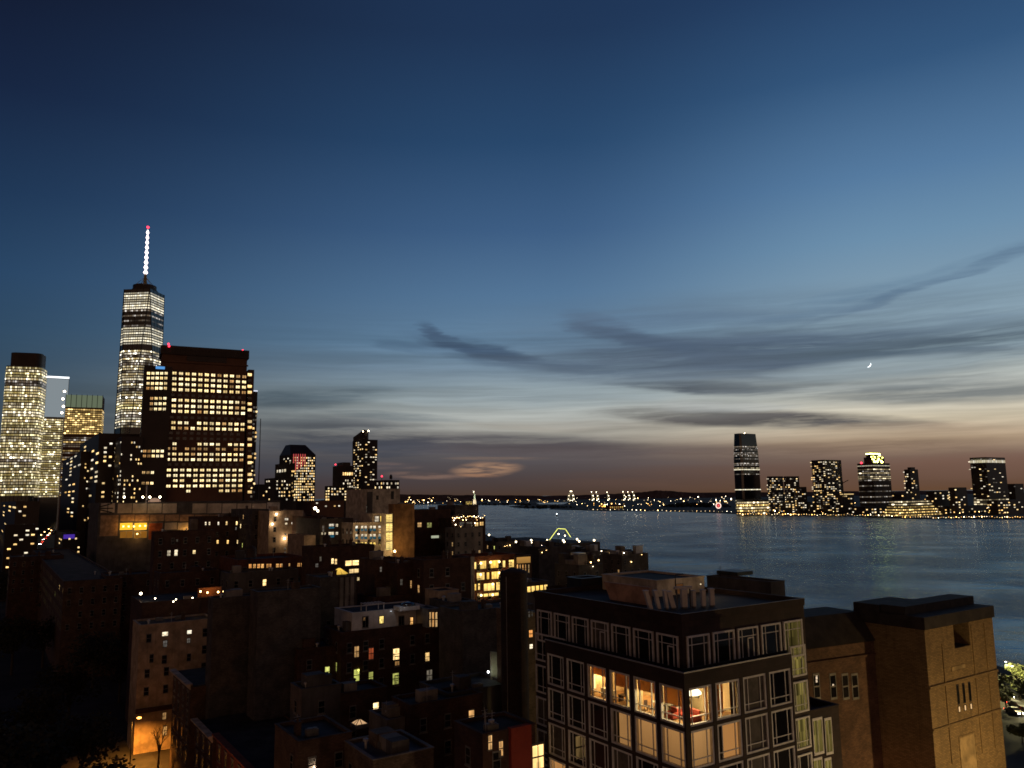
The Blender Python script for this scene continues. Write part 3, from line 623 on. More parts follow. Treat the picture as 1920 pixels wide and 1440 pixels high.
red_lamp('roof_beacon', 716, 893, 900, 1.0, 'red light above the dark block right of the narrow tower', P(716, 902, 900).z); red_lamp('roof_beacon', 629, 871, 1150, 1.0, 'red light on the dark slab left of the narrow tower', P(629, 876, 1150).z)

# ------------------------------------------------------------------ far bank
def far_tower(name, lab, px, py, pr, pl, base_y, m, groups=None, cat='tower', parapet=0.0):
    Y = 53 * F_PX / (base_y - (HOR - (px - 960) * tan(ROLL)))
    return Bld(name, lab, cat, px, py, Y, pr, pl, m, z0=2.0, parapet=parapet)
s = far_tower('office_tower', 'tallest dark tapering tower on the far bank with bright floor bands', 1388, 812, 1423, 1370, 962, m_dktower); 
for ch in list(s.root.children): bpy.data.objects.remove(ch)
wa, lb, h = s.wa, s.lb, s.h
def tap(z, e=0.0):
    f = 0.0 if z < h * .55 else ((z - h * .55) / (h * .45)) ** 1.6
    i = 3 + f * 4.0; e = -i * .9 + e
    c = 4.0
    x0, x1, y0, y1 = -e - 2, wa + e + 2, -e - 2, lb + e + 2
    return [(x0 + c, y0, z), (x1 - c, y0, z), (x1, y0 + c, z), (x1, y1 - c, z), (x1 - c, y1, z), (x0 + c, y1, z), (x0, y1 - c, z), (x0, y0 + c, z)]
b = MB()
for i in range(12): b.prism(tap(h * i / 12), tap(h * (i + 1) / 12), caps=(i == 11))
s.part('curtain_wall', b, m_dkglass)
nf = 52
for i in range(2, 45):
    za = h * i / nf; k_ = i
    m = b_full if i in (8, 15, 28) else b_far if i in (3, 4, 6, 29) else b_dim if i in (25, 31, 32, 35, 37, 38, 39, 41, 42, 43) else None
    if m: MB().prism(tap(za, .3), tap(za + h / nf * .55, .3), caps=False).obj('lit_floor', m, s.root)
MB().box(wa * .25, wa * .28, 2, 3, h, h + 1.5).obj('roof_lamp', g_white, s.root)
s = far_tower('annexe', 'low bright annexe at the foot of the tallest far bank tower', 1400, 938, 1441, 1381, 964.5, m_tower, cat='annexe'); rings(s, 0, s.wa, 0, s.lb, 1, s.h - 1, 5, .55, lambda i: b_far if i % 2 == 0 else b_amber); s.done()
FT = [('apartment_tower', 'left of two short lit apartment towers next to the far bank skyscraper', 1448, 893, 1468, 1438, 962, 5, 4, 16, .55),
      ('apartment_tower', 'right of two short apartment towers, stepped down toward its right', 1478, 893, 1498, 1469, 962, 5, 4, 16, .42),
      ('apartment_block', 'short lower step joined to the right short apartment tower', 1496, 913, 1512, 1488, 962, 4, 3, 10, .45),
      ('apartment_tower', 'wide dark apartment slab with scattered white windows on the far bank', 1545, 862, 1577, 1521, 962, 8, 6, 26, .42),
      ('apartment_tower', 'slim dark tower with a small rooftop block behind the terraced offices', 1706, 880, 1721, 1695, 955, 4, 3, 16, .3),
      ('office_tower', 'broad dark tower with a bright band under its roof at far right', 1848, 857, 1884, 1818, 958, 8, 6, 26, .16),
      ('apartment_block', 'faint brown block at the right end of the far bank', 1902, 907, 1919, 1889, 955, 4, 3, 10, .1)]
for nm, lab, px, py, pr, pl, by, nR, nL, nr, p_ in FT:
    s = far_tower(nm, lab, px, py, pr, pl, by, m_dktower); sd = px
    s.grid('R', px + .5, py + 3, pr - .5, by - 4, nR, nr, .7, .42, sprinkle(p_, [w_far, w_far, w_farw, w_farg], sd)); s.grid('L', pl + .5, py + 3, px - .5, by - 4, nL, nr, .7, .42, sprinkle(p_, [w_far, w_farw, w_farg], sd + 1))
    if px == 1848:
        rings(s, 0, s.wa, 0, s.lb, s.h - 13, s.h - 6, 1, .9, lambda i: b_full, name='roof_band'); rings(s, 0, s.wa, 0, s.lb, s.h - 5, s.h - 3, 1, .5, lambda i: b_dim, name='roof_band'); rings(s, 0, s.wa, 0, s.lb, s.h * .12, s.h * .24, 3, .5, lambda i: b_far)
    if px == 1706: s.box('rooftop_block', s.wa * .3, s.wa * .8, s.lb * .2, s.lb * .8, s.h, s.h + 6, m_dktower)
    s.done()
# stepped tower with a glowing crown
s = far_tower('office_tower', 'stepped far bank tower with a glowing yellow green crown', 1636, 868, 1668, 1607, 962, m_dktower); wa, lb, h = s.wa, s.lb, s.h
zt = P(1636, 848, s.C.y).z - 2
s.mass(wa * .05, wa * .8, lb * .1, lb * .6, h, h + (zt - h) * .55, m_dktower, parapet=0, name='upper_storeys'); s.mass(wa * .1, wa * .62, lb * .15, lb * .5, h + (zt - h) * .55, zt, m_dktower, parapet=0, name='upper_storeys')
g_crown = lit('lit_crown', (.75, .72, .10, 1), (.85, .85, .2, 1), .55, lo=.15, pat=.7, cell=(2.5, 3)); rg = random.Random(4)
for q in range(26):
    u = rg.uniform(.06, .74) * wa; z = rg.uniform(h + 1, zt - 3); MB().box(u - 2.2, u + 2.2, lb * .1 - .8, lb * .1 - .2, z - 1.6, z + 1.6).obj('crown_light', g_crown, s.root) if z < h + (zt - h) * .55 else MB().box(min(u, wa * .58) - 2.2, min(u, wa * .58) + 2.2, lb * .15 - .8, lb * .15 - .2, z - 1.6, z + 1.6).obj('crown_light', g_crown, s.root)
rings(s, wa * .1, wa * .62, lb * .15, lb * .5, zt - 4, zt, 1, .6, lambda i: g_crown, name='crown_band')
rings(s, 0, wa, 0, lb, h * .1, h - 3, 24, .5, lambda i: {23: b_full, 21: b_far, 20: b_dim, 19: b_far, 17: b_far, 16: b_far}.get(i, b_dim if i % 3 == 0 else None)); s.done()
red_lamp('roof_beacon', 1615, 868, s.C.y, 2.4, 'red light beside the glowing crown on the far bank', P(1615, 880, s.C.y).z)
# low blocks along the far bank
LOW = [(1530, 944, 1558, 1514, .4, 'dark low block under the wide apartment slab'), (1575, 926, 1600, 1566, .35, 'low block with a lit roof edge below the far tower crane'), (1622, 950, 1680, 1596, .5, 'low dark pavilion under the stepped tower'), (1690, 925, 1716, 1672, .3, 'small dark block below the slim far tower'),
       (1752, 920, 1782, 1736, .25, 'dark low block with a rounded outline left of the broad far tower'), (1790, 914, 1812, 1778, .2, 'taller dark low block just left of the broad far tower'), (1770, 950, 1850, 1735, .35, 'long low dark warehouse with few lights on the far bank'), (1870, 938, 1920, 1850, .3, 'long low dark block at the right end of the far bank'), (1484, 942, 1520, 1462, .4, 'low block with bright ground floor under two apartment towers')]
for px, py, pr, pl, p_, lab in LOW:
    by = 962 if px < 1600 else 964; s = far_tower('low_block', lab, px, py, pr, pl, by, m_dktower, cat='building')
    nr = max(2, int((by - py) / 5)); s.grid('R', px + 1, py + 2, pr - 1, by - 1, max(4, int((pr - px) / 5)), nr, .6, .4, sprinkle(p_, [w_far, w_farw, w_farw], px)); s.grid('L', pl + 1, py + 2, px - 1, by - 1, max(3, int((px - pl) / 5)), nr, .6, .4, sprinkle(p_, [w_far, w_farw], px + 1)); s.done()
    if px == 1575: s.part('roof_light', MB().box(0, s.wa, -.8, 0, s.h - 2, s.h), glow('roof_edge_amber', (1, .7, .3, 1), .8))
s = far_tower('terraced_offices', 'low terraced office building with glowing amber storeys stepping down', 1690, 938, 1737, 1674, 966, m_dktower, cat='office block'); wa, lb, h = s.wa, s.lb, s.h
for i in range(6):
    q = i / 6; z = h * q; m = b_amber if i < 4 else b_far; pt = lambda zz, e: [(-40 + 34 * q - e, -30 + 26 * q - e, zz), (wa - 4 * q + e, -30 + 26 * q - e, zz), (wa - 4 * q + e, lb, zz), (-40 + 34 * q - e, lb, zz)]
    MB().prism(pt(z, 0), pt(z + h / 6, 0)).obj('storey', m_dktower, s.root); MB().prism(pt(z + 1, .3), pt(z + h / 6 * .6, .3), caps=False).obj('lit_floor', m, s.root)
# tower crane, wheel
c = P(1582, 935, 1750); o = empty('tower_crane', (c.x, c.y, 2)); tag(o, 'thin dark tower crane between the wide slab and stepped tower', 'crane'); zt = P(1582, 908, 1750).z - 2
MB().bar((0, 0, 0), (0, 0, zt + 7), 1.0).obj('mast', m_black, o); MB().bar((-5, 0, zt), (13, 0, zt + 9), .8).obj('jib', m_black, o)
c = P(1347, 948, 2150); o = empty('ferris_wheel', (c.x, c.y, 2), R_(10)); tag(o, 'small ferris wheel with glowing red and white ring on the far bank', 'ferris wheel'); zc = max(11, P(1347, 948, 2150).z - 2)
b = MB(); R0 = 7.0
for i in range(20): a, a2 = 2 * pi * i / 20, 2 * pi * (i + 1) / 20; b.bar((R0 * cos(a), 0, zc + R0 * sin(a)), (R0 * cos(a2), 0, zc + R0 * sin(a2)), 1.1)
b.obj('rim', glow('wheel_rim', (1, .75, .62, 1), 1.6), o); b = MB()
for i in range(8): a = pi * i / 4; b.bar((0, 0, zc), (R0 * cos(a), 0, zc + R0 * sin(a)), .6)
b.obj('spokes', glow('wheel_spokes', (1, .12, .12, 1), 1.2), o); b = MB(); b.bar((-6, 2, 0), (0, 0, zc), .6); b.bar((6, 2, 0), (0, 0, zc), .6); b.obj('stand', m_alu, o)

# statue on its star shaped island
c = Gp(890, 946, 0); D = 4300; c = P(890, 944, D); o = empty('statue', (c.x, c.y, 3)); tag(o, 'floodlit robed statue raising a torch on a tall pedestal', 'statue')
H = P(891, 921.5, D).z - 3; m_stat = glow('floodlit_copper', (.9, 1, .8, 1), .01); m_stat = surf('statue_copper', (.5, .62, .5)); hp = H * .46
MB().prism([(-11, -11, 0), (11, -11, 0), (11, 11, 0), (-11, 11, 0)], [(-6, -6, hp), (6, -6, hp), (6, 6, hp), (-6, 6, hp)]).obj('pedestal', surf('pedestal_stone', (.6, .52, .4)), o)
b = MB(); b.lathe([(5.4, hp), (4.8, hp + 8), (4.0, hp + 18), (4.4, hp + 24), (2.2, hp + 28), (1.5, hp + 29.5), (2.1, hp + 31), (2.0, hp + 33), (.5, hp + 35)], 12); b.bar((-3, 0, hp + 25), (-4.4, 0, hp + 33), 1.3, 6, 1.0); b.bar((-4.4, 0, hp + 33), (-4.6, 0, hp + 38), 1.0, 6, .7); b.bar((3, -2, hp + 24), (3.4, -4, hp + 17), 1.3, 6)
b.obj('figure', m_stat, o); MB().ball((-4.6, 0, hp + 39.5), 1.8).obj('torch', g_white, o)
for q in (-40, 40): spot(o, (q, -60, 2), (0, 0, hp + 10), 260000, (1, .93, .72), 60)
s = Bld('island_hall', 'yellow lit low hall left of the floodlit statue', 'building', 872, 939, 4300, 886, 866, m_tower, z0=3, parapet=0); s.grid('R', 873, 940, 885, 946, 4, 2, .7, .6, sprinkle(1, [w_yel], 2)); s.done()
# quay cranes
def quay_crane():
    o = empty('quay_crane', (0, 0, 0)); H = 52
    tag(o, 'lit quay crane with raised boom in the distant harbour', 'crane', 'quay cranes in the distant harbour')
    gl = glow('crane_self_glow', (1, .86, .5, 1), .42); b = MB()  # steel emits its own glow in place of floodlight
    for x in (-9, 9):
        for y in (-8, 8): b.bar((x, y, 0), (x * .8, y, H), 1.3)
    b.bar((-9, -8, 22), (9, -8, 22), 1); b.bar((-9, 8, 22), (9, 8, 22), 1); b.obj('legs', gl, o); MB().box(-10, 10, -9, 9, H, H + 4).obj('machinery_deck', gl, o)
    b = MB(); b.bar((-8, 0, H + 4), (-14, 0, H + 40), 1.6); b.bar((6, 0, H + 4), (-3, 0, H + 22), 1.1); b.bar((-3, 0, H + 22), (-13, 0, H + 38), .6); b.obj('boom', gl, o)
    for p in ((-14, 0, H + 40), (0, -10, H + 2), (6, -10, H * .4), (-8, -10, 8)): MB().ball(p, 3.4).obj('lamp', g_white, o)
    return o
proto = None
for px, yt in ((1067, 921), (1075, 921), (1112, 922), (1121, 922.5), (1141, 922.5), (1171, 922), (1180, 922), (1189, 922)):
    D = 6300; c = P(px, 938, D); sc = (P(px, yt, D).z - 2.5) / 93
    if proto is None: proto = quay_crane(); r = proto
    else: r = dup(proto, (0, 0, 0))
    r.location = (c.x, D, 2.5); r.rotation_euler = (0, 0, random.uniform(-.3, .3) + (pi if px < 1070 else 0)); r.scale = (sc, sc, sc)

# lamps along the far waterfronts
LM = {}
def lamp_mesh(kind, r, h):
    kk = (kind.name, round(r, 1), round(h))
    if kk not in LM: LM[kk] = MB().bar((0, 0, 0), (0, 0, h), r * .14).ball((0, 0, h), r, 1, 6, 4).mesh('waterfront_lamp', m_black, kind)
    return LM[kk]
rg = random.Random(17); nlamp = 0
FLST = []
def far_lamps(n, x0, x1, y0, y1, size, kinds, lab, grp, even=False, curve=None):
    global nlamp
    for i in range(n):
        px = x0 + (x1 - x0) * ((i + .5) / n if even else rg.random()); py = y0 + (y1 - y0) * rg.random()
        if curve: py = curve(px) + rg.uniform(-.5, .5)
        hor = HOR - (px - 960) * tan(ROLL); D = min(7200, max(1400, 47 * F_PX / max(4, py + 1.5 - hor)))
        r = D / F_PX * size * rg.choice((.3, .45, .55, .7, .9, 1.35)); c = P(px, py, D); z = max(c.z, 2 + r + 1); 
        FLST.append((r * F_PX / D, rg.choice(kinds), max(.3, round(r, 1)), round(z - 2), c.x, D, lab, grp))
def place_lamps(cap):
    FLST.sort(key=lambda q: -q[0]); rest = MB()
    for (_, kd, r, hgt, x, y, lab, grp) in FLST[:cap]:
        o = link('waterfront_lamp', lamp_mesh(kd, r, hgt)); o.location = (x, y, 2.0); tag(o, lab, 'lamp', grp)
    for (_, kd, r, hgt, x, y, lab, grp) in FLST[cap:]: rest.ball((x, y, 2 + hgt), r, 0 if kd is g_white else 1 if kd is g_warm else 2 if kd is g_soft else 3, 6, 4)
    o = rest.obj('shore_lights', [g_white, g_warm, g_soft, g_amb]); o['kind'] = 'stuff'; o['label'] = 'scattered tiny lights along the far shore'
g_amb = glow('lamp_amber', (1, .5, .12, 1), 6); g_soft = glow('lamp_soft', (1, .72, .4, 1), 2.2)
gw = [g_white, g_warm, g_soft, g_soft]; gy = [g_warm, g_amb, g_soft, g_white, g_amb]
G1 = 'small lamps on the distant harbour shore'; L1 = 'small glowing lamp on the distant harbour shore left of the cranes'
far_lamps(26, 758, 868, 937, 944, .75, gy, L1, G1); far_lamps(16, 760, 860, 932, 938, .4, gw, L1, G1); far_lamps(34, 892, 1050, 936, 942, .6, gy, L1, G1)
G2 = 'lamps on the far pier ground below the cranes'; L2 = 'bright lamp on the far bank below and right of the harbour cranes'
far_lamps(60, 1050, 1370, 931, 946, .6, gw, L2, G2); far_lamps(26, 1100, 1250, 943, 949, .8, gy, L2, G2); far_lamps(18, 1330, 1375, 930, 944, .8, gw, L2, G2)
G3 = 'lamps along the far promenade'; L3 = 'lamp in the row along the far promenade at the water edge'
far_lamps(34, 1100, 1375, 951, 958, .65, gw, L3, G3, True, lambda p: 954.5 + (p - 1100) * .018)
far_lamps(64, 1380, 1700, 958, 966, .75, gy, L3, G3, True, lambda p: 962.5 + (p - 1380) * .012 + (p % 7) * .3); far_lamps(48, 1690, 1920, 962, 972, .75, gy, L3, G3, True, lambda p: 969 - (p - 1690) * .004 + (p % 5) * .4)
far_lamps(46, 1385, 1470, 945, 962, .6, gy, 'lamp among the lit ground floors below the far bank towers', 'lamps below the far bank towers'); far_lamps(80, 1470, 1915, 936, 964, .55, gy, 'lamp among the lit ground floors below the far bank towers', 'lamps below the far bank towers')
far_lamps(9, 1125, 1135, 946, 951, 1.0, [g_orange, g_warm], 'orange floodlight on the far terminal hall', 'floodlights on the far terminal hall')
place_lamps(280)
s = Bld('terminal_hall', 'orange lit brick terminal hall on the far water edge', 'hall', 1142, 947, 2900, 1170, 1136, m_redbrick, z0=2); s.grid('R', 1143, 949, 1169, 956, 7, 2, .6, .6, sprinkle(.9, [w_or, w_yel], 3)); s.done()
# woods on the islands and the far point
def wood(name, px0, px1, py, hpx, n, seed):
    rg = random.Random(seed); b = MB()
    for i in range(n):
        u = rg.random(); px = px0 + (px1 - px0) * u; D = 53 * F_PX / (py - (HOR - (px - 960) * tan(ROLL))); D *= rg.uniform(.98, 1.04); c = P(px, py, D); hh = hpx * D / F_PX * rg.uniform(.4, 1) * (1 - (2 * u - 1) ** 4); r = hh * rg.uniform(.4, .8)
        b.lathe([(r * .5, 2), (r, 2 + hh * .45), (r * .75, 2 + hh * .8), (r * .1, 2 + hh)], 6, c.x, D)
    o = b.obj(name, surf('dark_foliage', (.018, .022, .014), scale=1)); o['kind'] = 'stuff'; o['label'] = 'dark low wood on the distant shore'; return o
wood('island_wood', 876, 1010, 947, 5, 50, 1); wood('island_wood', 962, 1082, 952, 6, 60, 2); wood('shore_wood', 1240, 1375, 950, 9, 70, 4); wood('shore_wood', 1500, 1900, 962, 8, 90, 6)
# ------------------------------------------------------------------ the near corner building
A_ = Vector((cos(R_(33.5)), sin(R_(33.5)), 0)); B_ = Vector((-sin(R_(33.5)), cos(R_(33.5)), 0))
m_face = surf('black_brown_cladding', (.045, .026, .02), brick=(1.2, .6, .012, .5), var=.2)
m_frame = surf('pale_window_frame', (.68, .66, .64), rough=.5, var=.12, scale=2)
m_int = surf('interior_plaster', (.75, .60, .36), var=.08, scale=.6); m_floorw = surf('wood_floor', (.4, .24, .11), var=.3, scale=1.5); m_white_i = surf('white_furnishing', (.75, .72, .66)); m_redf = surf('red_upholstery', (.30, .05, .03)); m_darkf = surf('dark_furniture', (.05, .03, .025)); m_leaf = surf('leaf_green', (.05, .08, .03))
def clear_glass():
    m, t, o = mat('clear_glass'); tr = t.add('ShaderNodeBsdfTransparent'); tr.inputs[0].default_value = (.86, .87, .84, 1); gl = t.add('ShaderNodeBsdfGlossy'); gl.inputs['Roughness'].default_value = .03
    fr = t.add('ShaderNodeLayerWeight'); mx = t.add('ShaderNodeMixShader'); t.put(mx.inputs[0], t.math('MULTIPLY_ADD', t.math('POWER', fr.outputs['Facing'], 4.0), .5, .03)); t.l.new(tr.outputs[0], mx.inputs[1]); t.l.new(gl.outputs[0], mx.inputs[2]); t.l.new(mx.outputs[0], o.inputs[0]); return m
m_clear = clear_glass()
m_nglass = glass('dark_flat_glass', (.014, .013, .012), .05, .5)
m_dkcurtain = surf('dim_blind', (.10, .085, .07), var=.3, scale=1.2)
l_blindglow = lit('glowing_blind', (1, .43, .13, 1), (1, .50, .18, 1), .66, lo=.7, pat=.14, cell=(.33, 2))  # blinds emit by themselves, painted in place of room light behind them
l_brickrefl = lit('lit_brick_reflection', (.60, .46, .12, 1), (.75, .58, .14, 1), .40, lo=.35, pat=.9, cell=(.09, .55))  # reflections of the lit brick painted as glowing olive streaks
n1 = Bld('corner_apartment_building', 'dark clad corner apartment building with pale framed grid windows nearest the camera', 'apartment building', 1282, 1262, 75, 1484, 1022, m_face, body=False)
C1 = n1.C; wa, lb = n1.wa, n1.lb; top = n1.h; dc = 3.2; T = .4
rowz = []; z1t = n1.hit('R', 1292, 1291)[1]; fh = 3.72
for r in range(9): rowz.append(z1t - r * fh)          # window tops
WH = 3.42
pL, pR = lb / 6, wa / 4
# facade skin of the lower block: piers and spandrels round real openings
sk = MB(); gap = .22
zb0 = 0.0
def strips(face, n, pitch, length):
    for i in range(n + 1):
        u0 = max(0, i * pitch - gap) if i else 0; u1 = min(length, i * pitch + gap)
        if face == 'R': sk.box(u0 + (T if i == 0 else 0), u1 + (T if i == 0 else 0), 0, T, zb0, rowz[0])
        else: sk.box(0, T, u0, u1, zb0, rowz[0])
    for r in range(len(rowz)):
        z0 = rowz[r] - fh; z1 = rowz[r] - WH
        if z1 <= 0.2: break
        z0 = max(z0, 0)
        for i in range(n):
            a, b = i * pitch + gap, (i + 1) * pitch - gap
            if face == 'R': sk.box(a + (T if i == 0 else 0), b, .002, T - .002, z0, z1)
            else: sk.box(.002, T - .002, a, b, z0, z1)
strips('R', 4, pR, wa); strips('L', 6, pL, lb)
sk.box(0, wa, 0, T, rowz[0], top); sk.box(0, T, T, lb, rowz[0], top)
n1.part('wall', sk, m_face)
DP = 5.5
# storey slabs in the zone behind the skin, plain core behind
sl = MB()
for r in range(len(rowz)):
    z = rowz[r] + .02
    if z - fh < 0: break
    sl.box(T, wa - .05, T, DP, z, z + .26); sl.box(T, DP, DP, lb - .05, z, z + .26)
n1.part('storey_slab', sl, m_dkconc)
cw, cl = n1.reach(A_, 1508) if False else wa + 6.5, lb + 5.5
ck = P(1280, 1152.7, 79); ctop = ck.z - 3
q = n1.hit('R', 1509, 1170, dc)[0]; cx1 = q; cy1 = n1.hit('L', 1003.5, 1165, dc)[1 - 1]
pt = top - 1.25                                        # terrace level
cr = MB(); cr.box(DP, cx1, DP, cy1, 0, pt); cr.box(wa, cx1, dc, DP, 0, pt); cr.box(dc, DP, lb, cy1, 0, pt)
cr.box(dc, cx1, dc, cy1, pt, ctop - .7)
n1.part('core_wall', cr, m_face)
n1.part('terrace_floor', MB().box(T, wa, T, dc, pt - .2, pt).box(T, dc, dc, lb, pt - .2, pt), m_roofgrey)
b = MB()
for (a, c, d, e) in ((dc - .1, cx1 + .1, dc - .1, dc + .3), (dc - .1, cx1 + .1, cy1 - .3, cy1 + .1), (dc - .1, dc + .3, dc + .3, cy1 - .3), (cx1 - .3, cx1 + .1, dc + .3, cy1 - .3)): b.box(a, c, d, e, ctop - .72, ctop)
n1.part('parapet', b, m_face); n1.part('roof', MB().box(dc + .32, cx1 - .32, dc + .32, cy1 - .32, ctop - .75, ctop - .55), m_roof)
e = .04; b = MB(); b.box(dc - .14, cx1 + .14, dc - .14, dc - .02, ctop - .02, ctop + .03); b.box(dc - .14, dc - .02, dc - .02, cy1, ctop - .02, ctop + .03); n1.part('roof_edge_trim', b, m_steel)
# terrace balustrade: dark glass with a pale rail
n1.part('balustrade', MB().box(.06, wa, .06, .10, pt + .05, top + 1.0).box(.06, .10, .10, lb, pt + .05, top + 1.0), glass('balustrade_glass', (.008, .008, .008), .1))
n1.part('handrail', MB().box(-.06, wa + .02, -.06, .07, top - .06, top + .05).box(-.06, .07, .07, lb, top - .06, top + .05), m_alu)
for o in [o for o in n1.root.children if o.name.startswith('balustrade')]: bpy.data.objects.remove(o)
n1.part('balustrade', MB().box(.5, wa, .5, .54, pt, top + .22).box(.5, .54, .54, lb, pt, top + .22), glass('balustrade_glass', (.008, .008, .008), .1))
FR = {}
def nframe(w, h, style):
    kk = (round(w, 2), round(h, 2), style)
    if kk in FR: return FR[kk]
    b = MB(); t = .18; d0, d1 = -.06, .22
    b.box(0, t, d0, d1, 0, h); b.box(w - t, w, d0, d1, 0, h); b.box(t, w - t, d0 + .004, d1, 0, t); b.box(t, w - t, d0 + .004, d1, h - t, h)
    v = .038; y0, y1 = .03, .15
    xs = (w * .23, w * .77); hz = h * .235 if style == 'low' else h * .76
    for x in xs: b.box(x - v, x + v, y0, y1, t, h - t)
    b.box(t, w - t, y0 - .01, y1 - .01, hz - v, hz + v)
    if style == 'door': x = w * .5; b.box(x - .06, x + .06, y0 - .02, y1, t, h * .7); b.box(w * .77 - .06, w * .77 + .06, y0 - .02, y1, t, h * .7); b.box(x, w * .77, y0 - .02, y1, h * .7 - .06, h * .7 + .06)
    FR[kk] = b.mesh('window', m_frame); return FR[kk]
PN = {}
def npane(w, h, m, y=.09, y2=.11):
    kk = (round(w, 2), round(h, 2), m.name, y)
    if kk not in PN:
        b = MB(); b.box(.17, w - .17, y, y2, .17, h - .17); b.uv = [(0, 0)] * len(b.uv); b.uv[0:4] = [(0, 0), (1, 0), (1, 1), (0, 1)]; PN[kk] = b.mesh('pane', m)
    return PN[kk]
def nwin(face, u, z, w, h, style, kind, off=0.0):
    o = link('window', nframe(w, h, style), n1.root)
    if face == 'R': o.location = (u, off, z)
    else: o.location = (off, u + w, z); o.rotation_euler = (0, 0, -pi / 2)
    if kind == 'room': link('pane', npane(w, h, m_clear), o)
    elif kind == 'blind': link('pane', npane(w, h, m_clear), o); link('blind', npane(w, h, l_blindglow, .26, .29), o)
    elif kind == 'half':
        link('pane', npane(w, h, m_clear), o); b = MB(); b.box(w * .3, w - .2, .26, .29, .18, h - .18); b.uv = [(.5, .5)] * len(b.uv); b.obj('blind', l_blindglow, o); MB().box(.18, w * .22, .26, .29, .18, h - .18).obj('blind', m_dkcurtain, o)
    elif kind == 'brick_refl': link('pane', npane(w, h, l_brickrefl), o)
    elif kind == 'dim': link('pane', npane(w, h, m_dkcurtain), o)
    else: link('pane', npane(w, h, m_nglass), o)
    return o
litL = {(0, 0): 'room', (0, 1): 'room', (0, 2): 'room', (0, 3): 'room', (1, 0): 'blind', (1, 1): 'blind', (1, 2): 'half', (3, 5): 'blind', (3, 4): 'dark'}
litR = {(0, 0): 'room', (0, 1): 'room', (1, 0): 'blind', (1, 1): 'half', (1, 2): 'dim', (0, 2): 'dim', (2, 2): 'dim'}
for r in range(8):
    z = rowz[r] - WH
    if z < .5: break
    for c in range(6): nwin('L', c * pL + gap + .04, z + .03, pL - 2 * gap - .08, WH - .06, 'low', litL.get((r, c), 'dim' if (r * 5 + c * 3) % 7 in (2, 4) else 'dark'), .12)
    for c in range(4): nwin('R', c * pR + gap + .04 + (T * 0), z + .03, pR - 2 * gap - .08, WH - .06, 'low', litR.get((r, c), 'dark'), .12)
# penthouse windows, set back behind the terrace
ph = ctop - 2.15; n_ = 7; stp = (cy1 - dc - .6) / n_; hh = 3.7
for c in range(n_): nwin('L', dc + .5 + c * stp, ph - hh, stp - .5, hh, 'door' if c in (0, 3) else 'top', 'dark' if c not in (3,) else 'dim', dc - .1)
stp = (cx1 - dc - .6) / 5
for c in range(5): nwin('R', dc + .5 + c * stp, ph - hh - (0.15 if c == 4 else 0), stp - .5, hh + (.15 if c == 4 else 0), 'door' if c == 2 else 'top', 'brick_refl' if c == 4 else 'dark', dc - .1)
for r in range(6):                                     # windows of the flush returns beside the lower block
    z = rowz[r] - WH + fh * .42
    nwin('R', cx1 - stp + .75, z - .2, stp - 1.1, WH - .2, 'low', 'brick_refl' if r < 3 else 'dark', dc - .1); nwin('L', lb + .35, z - .3, cy1 - lb - .5, WH - .2, 'low', 'dim' if r > 1 else 'dark', dc - .1)
# the lit corner apartment behind row one
zf, zc_ = rowz[0] - fh + .29, rowz[0]
iw = MB(); iw.box(DP - .08, DP - .02, 2, 4 * pL - .1, zf, zc_); iw.box(T, DP - .1, 4 * pL - .1, 4 * pL - .02, zf, zc_); iw.box(2, 2 * pR - .1, DP - .08, DP - .02, zf, zc_); iw.box(2 * pR - .1, 2 * pR - .02, T, DP - .1, zf, zc_)
iw.box(T, 2.6, 2.35 * pL, 2.35 * pL + .1, zf, zc_)
n1.part('interior_wall', iw, m_int); n1.part('interior_floor', MB().box(T + .02, DP, T + .02, 4 * pL - .1, zf - .015, zf + .02).box(DP, 2 * pR, T + .02, DP, zf - .015, zf + .02), m_floorw)
n1.part('interior_ceiling', MB().box(T + .02, DP - .1, T + .02, 4 * pL - .1, zc_ - .05, zc_ - .02).box(DP - .1, 2 * pR, T + .02, DP - .1, zc_ - .05, zc_ - .02), m_int)
# rooms behind the lit windows lower left
r4 = rowz[3]
def inside(name, label, cat, mbs, x, y, z, rz=0.0):
    p = n1.C + A_ * x + B_ * y; o = empty(name, (p.x, p.y, 3 + z), R_(33.5) + rz); tag(o, label, cat)
    for nm, mb, m in mbs: mb.obj(nm, m, o)
    return o
WARM = (1, .74, .38)
o = inside('pendant_lamp', 'large glowing white pendant lamp behind the lit corner window', 'lamp', [('shade', MB().lathe([(.2, .55), (.75, .42), (.98, .2), (1.0, .08), (.8, 0), (.1, -.04)], 18), glow('lamp_shade_glow', (1, .82, .55, 1), 4.5)), ('cord', MB().bar((0, 0, .55), (0, 0, .98), .02), m_black)], 2.4, 1.6, zc_ - 1.05)
light(o, (0, 0, -.4), 720, WARM, .5)
o = inside('pendant_lamp', 'small warm hanging lamp deep in the bright second lit window', 'lamp', [('shade', MB().lathe([(.1, .3), (.4, .1), (.45, 0), (.05, 0)], 12), glow('lamp_shade_warm', (1, .7, .32, 1), 5)), ('cord', MB().bar((0, 0, .3), (0, 0, .9), .015), m_black)], 2.6, 1.6 * pL, zc_ - 1.0); light(o, (0, 0, -.3), 680, WARM, .35)
o = inside('wall_lamp', 'glowing wall lamp beside the third lit window', 'lamp', [('shade', MB().box(-.12, .12, -.5, .5, 0, .7), glow('lamp_shade_warm2', (1, .7, .3, 1), 3))], DP - .25, 2.8 * pL, zf + 1.6); light(o, (-.8, 0, .4), 420, (1, .6, .25), .4)
